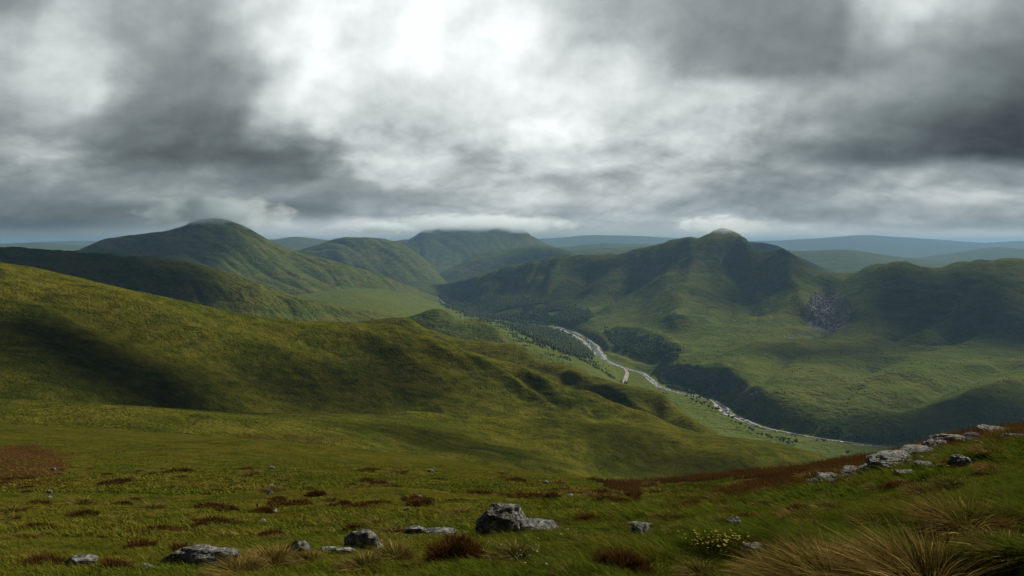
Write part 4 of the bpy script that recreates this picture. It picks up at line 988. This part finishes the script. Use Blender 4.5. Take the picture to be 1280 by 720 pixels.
wood('bluff_wood', [(755, 414), (790, 418), (830, 430), (851, 441), (837, 447), (800, 443), (770, 433)], 2500, 3900, 1500, 7, 12, 'dark wood under the bluff right of the river', (90, -0.35))
wood('bank_wood', [(822, 472), (850, 474), (880, 482), (905, 474), (914, 484), (900, 500), (885, 496), (850, 487), (826, 481)], 2000, 2600, 800, 5, 9, 'dark wood on the right bank below the bench', (60, -0.25))
wood('bank_scrub', [(905, 500), (940, 508), (980, 522), (1040, 534), (1110, 542), (1230, 546), (1230, 560), (1100, 554), (1030, 548), (970, 537), (920, 518)], 1600, 2200, 1700, 2.5, 6, 'dark scrub along the right bank of the lower river', (45, -0.2), 'scrub')
wood('valley_scrub', [(540, 352), (600, 392), (660, 405), (760, 462), (790, 485), (740, 470), (690, 445), (640, 428), (640, 416), (600, 406), (560, 384), (530, 366)], 2400, 7500, 2600, 3, 7, 'hedges and bushes dotted over the left side of the valley', (70, 0.12), 'scrub')
wood('slope_scrub', [(760, 400), (1000, 410), (1150, 430), (1280, 440), (1280, 540), (1100, 535), (960, 500), (860, 450), (780, 425)], 1700, 4200, 900, 1.5, 4, 'low bushes dotted over the lower right massif', (60, 0.18), 'scrub')
SCREE = leaf_mat('crag_rock', rgb(0.03, 0.03, 0.032), rgb(0.15, 0.145, 0.145))
wood('scree', [(1006, 384), (1014, 370), (1032, 366), (1050, 372), (1064, 378), (1068, 392), (1052, 402), (1044, 412), (1022, 410), (1012, 400)], 3000, 3800, 800, 4, 10, 'dark grey crag of broken rock on the right massif', (60, -0.3), 'scree', SCREE, 0.8)
# trees one can tell apart by the river: trunk and crown
def tree_proto(seed):
    g = np.random.default_rng(seed); root = bpy.data.objects.new('riverside_tree', None); COL.objects.link(root)
    # tapered trunk with three limbs
    V, q = [], []
    def tube(p0, p1, r0, r1):
        b0 = len(V); ax = np.array(p1)-np.array(p0); ax = ax/np.linalg.norm(ax); e1 = np.cross(ax, [0.3, 1, 0.2]); e1 /= np.linalg.norm(e1); e2 = np.cross(ax, e1)
        for p, r in ((p0, r0), (p1, r1)):
            for k in range(7): a = k*2*math.pi/7; V.append(np.array(p)+r*(math.cos(a)*e1+math.sin(a)*e2))
        for k in range(7): q.extend([b0+k, b0+(k+1) % 7, b0+7+(k+1) % 7, b0+7+k])
    tube((0, 0, -0.5), (0.2, 0, 4.2), 0.35, 0.22)
    for k in range(4): a = k*1.6+seed; tube((0.2, 0, 3.2+0.4*k), (1.9*math.cos(a), 1.9*math.sin(a), 6.5+0.5*k), 0.16, 0.06)
    bark, b = new_mat('bark') if 'bark' not in bpy.data.materials else (bpy.data.materials['bark'], None)
    if b: finish(b, rgb(0.07, 0.055, 0.04), 0.9)
    t = mesh_obj('trunk', np.array(V), np.array(q), 4, bark, root)
    n = 700; c = []
    lob = [(g.normal(size=3)*np.array([1.5, 1.5, 1.3])+np.array([0, 0, 6.6])) for _ in range(7)]
    ctr = np.array([lob[i] for i in g.integers(0, 7, n)]); dr = g.normal(size=(n, 3)); dr /= np.linalg.norm(dr, axis=1)[:, None]
    P = ctr+dr*(g.uniform(0.3, 1, n)**0.4*1.7)[:, None]
    e1 = g.normal(size=(n, 3)); e1 /= np.linalg.norm(e1, axis=1)[:, None]; e2 = np.cross(e1, dr); s = g.uniform(0.25, 0.5, n)[:, None]
    Vq = np.stack([P-e1*s-e2*s, P+e1*s-e2*s, P+e1*s+e2*s, P-e1*s+e2*s], 1).reshape(-1, 3)
    C = np.ones((n, 4, 4), np.float32); C[..., 0] = g.uniform(0, 1, n)[:, None]
    mesh_obj('crown', Vq, np.arange(4*n), 4, LEAF, root, smooth=False, attrs={'tint': C.reshape(-1, 4)})
    return root
tp = [tree_proto(s) for s in (1, 2, 3)]; used_p = [False]*3
TREES = [(871, 505), (876, 508), (881, 506), (886, 510), (891, 512), (896, 514), (874, 500), (884, 502), (890, 506), (898, 510), (866, 502), (904, 517), (921, 531), (926, 534), (931, 535), (936, 538), (941, 541), (947, 544),
         (953, 547), (958, 548), (963, 551), (975, 552), (979, 554), (983, 555), (987, 556), (991, 555), (981, 550), (986, 552), (994, 557), (970, 550), (915, 526), (1060, 568), (1075, 573), (1085, 576), (823, 489), (829, 492), (834, 494), (748, 447), (757, 453), (910, 521)]
g = np.random.default_rng(9)
for i, (u, v) in enumerate(TREES):
    p = on_floor(u+g.normal()*0.8, v+g.normal()*0.6); k = i % 3
    r0 = tp[k]
    if not used_p[k]: r = r0; used_p[k] = True
    else:
        r = r0.copy(); COL.objects.link(r)
        for ch in r0.children:
            c = ch.copy(); COL.objects.link(c); c.parent = r
    s = g.uniform(0.7, 1.35); r.location = (p[0], p[1], float(terrain(p[:1], p[1:2])[0])-0.2); r.scale = (s*1.1, s*1.1, s); r.rotation_euler = (0, 0, g.uniform(0, 6.28))
    tag(r, 'small dark tree standing beside the lower river', 'tree', 'trees along the lower river')

# ------------------------------------------------------------------ low cloud touching the summits, built as volumes
def mist(u, v, y, wpx, hpx, dens, label, depth=0.6, top=1.0, seed=0):
    m = bpy.data.materials.new('hill_fog'); m.use_nodes = True; m.node_tree.nodes.clear(); b = NB(m.node_tree)
    s = y/F; w, h = wpx*s/2, hpx*s/2
    tc = b.new('ShaderNodeTexCoord').outputs['Object']           # object space: -1..1
    ln = b.vm('LENGTH', tc)
    n = b.noise(b.vm('ADD', b.vm('MULTIPLY', tc, (w/h*0.55, w*depth/h*0.55, 1.0)), (seed*3.3, 1.7*seed, 0.5)), 1.1, 3, 0.6)
    d = b.m('MULTIPLY', b.remap(b.add(b.sub(1.0, ln), b.mul(b.sub(n, 0.5), 1.7)), 0.05, 0.6), dens)
    p = b.new('ShaderNodeVolumePrincipled'); p.inputs['Color'].default_value = (0.86, 0.94, 1, 1); b.put(d, p.inputs['Density']); p.inputs['Anisotropy'].default_value = 0.35
    o = b.new('ShaderNodeOutputMaterial'); b.l.new(p.outputs[0], o.inputs['Volume'])
    V, Fc = ICO[2]; ob = mesh_obj('fog', V*1.05, Fc.ravel(), 3, m)
    ob.location = ((u-640)*s, y, CAMZ+(HZ-v)*s); ob.scale = (w, w*depth, h)
    tag(ob, label, 'fog', kind='stuff')
mist(268, 265, 5500, 210, 48, 0.008, 'cap of cloud hiding the summit of the left mountain', seed=1)
mist(904, 281, 4600, 160, 28, 0.0028, 'thin wisp of fog on the right summit', seed=2)
mist(480, 285, 9400, 92, 18, 0.010, 'white puff of cloud on the far rounded mountain', seed=3)
mist(600, 280, 12300, 270, 28, 0.0030, 'strip of white cloud along the top of the flat mountain', seed=4)
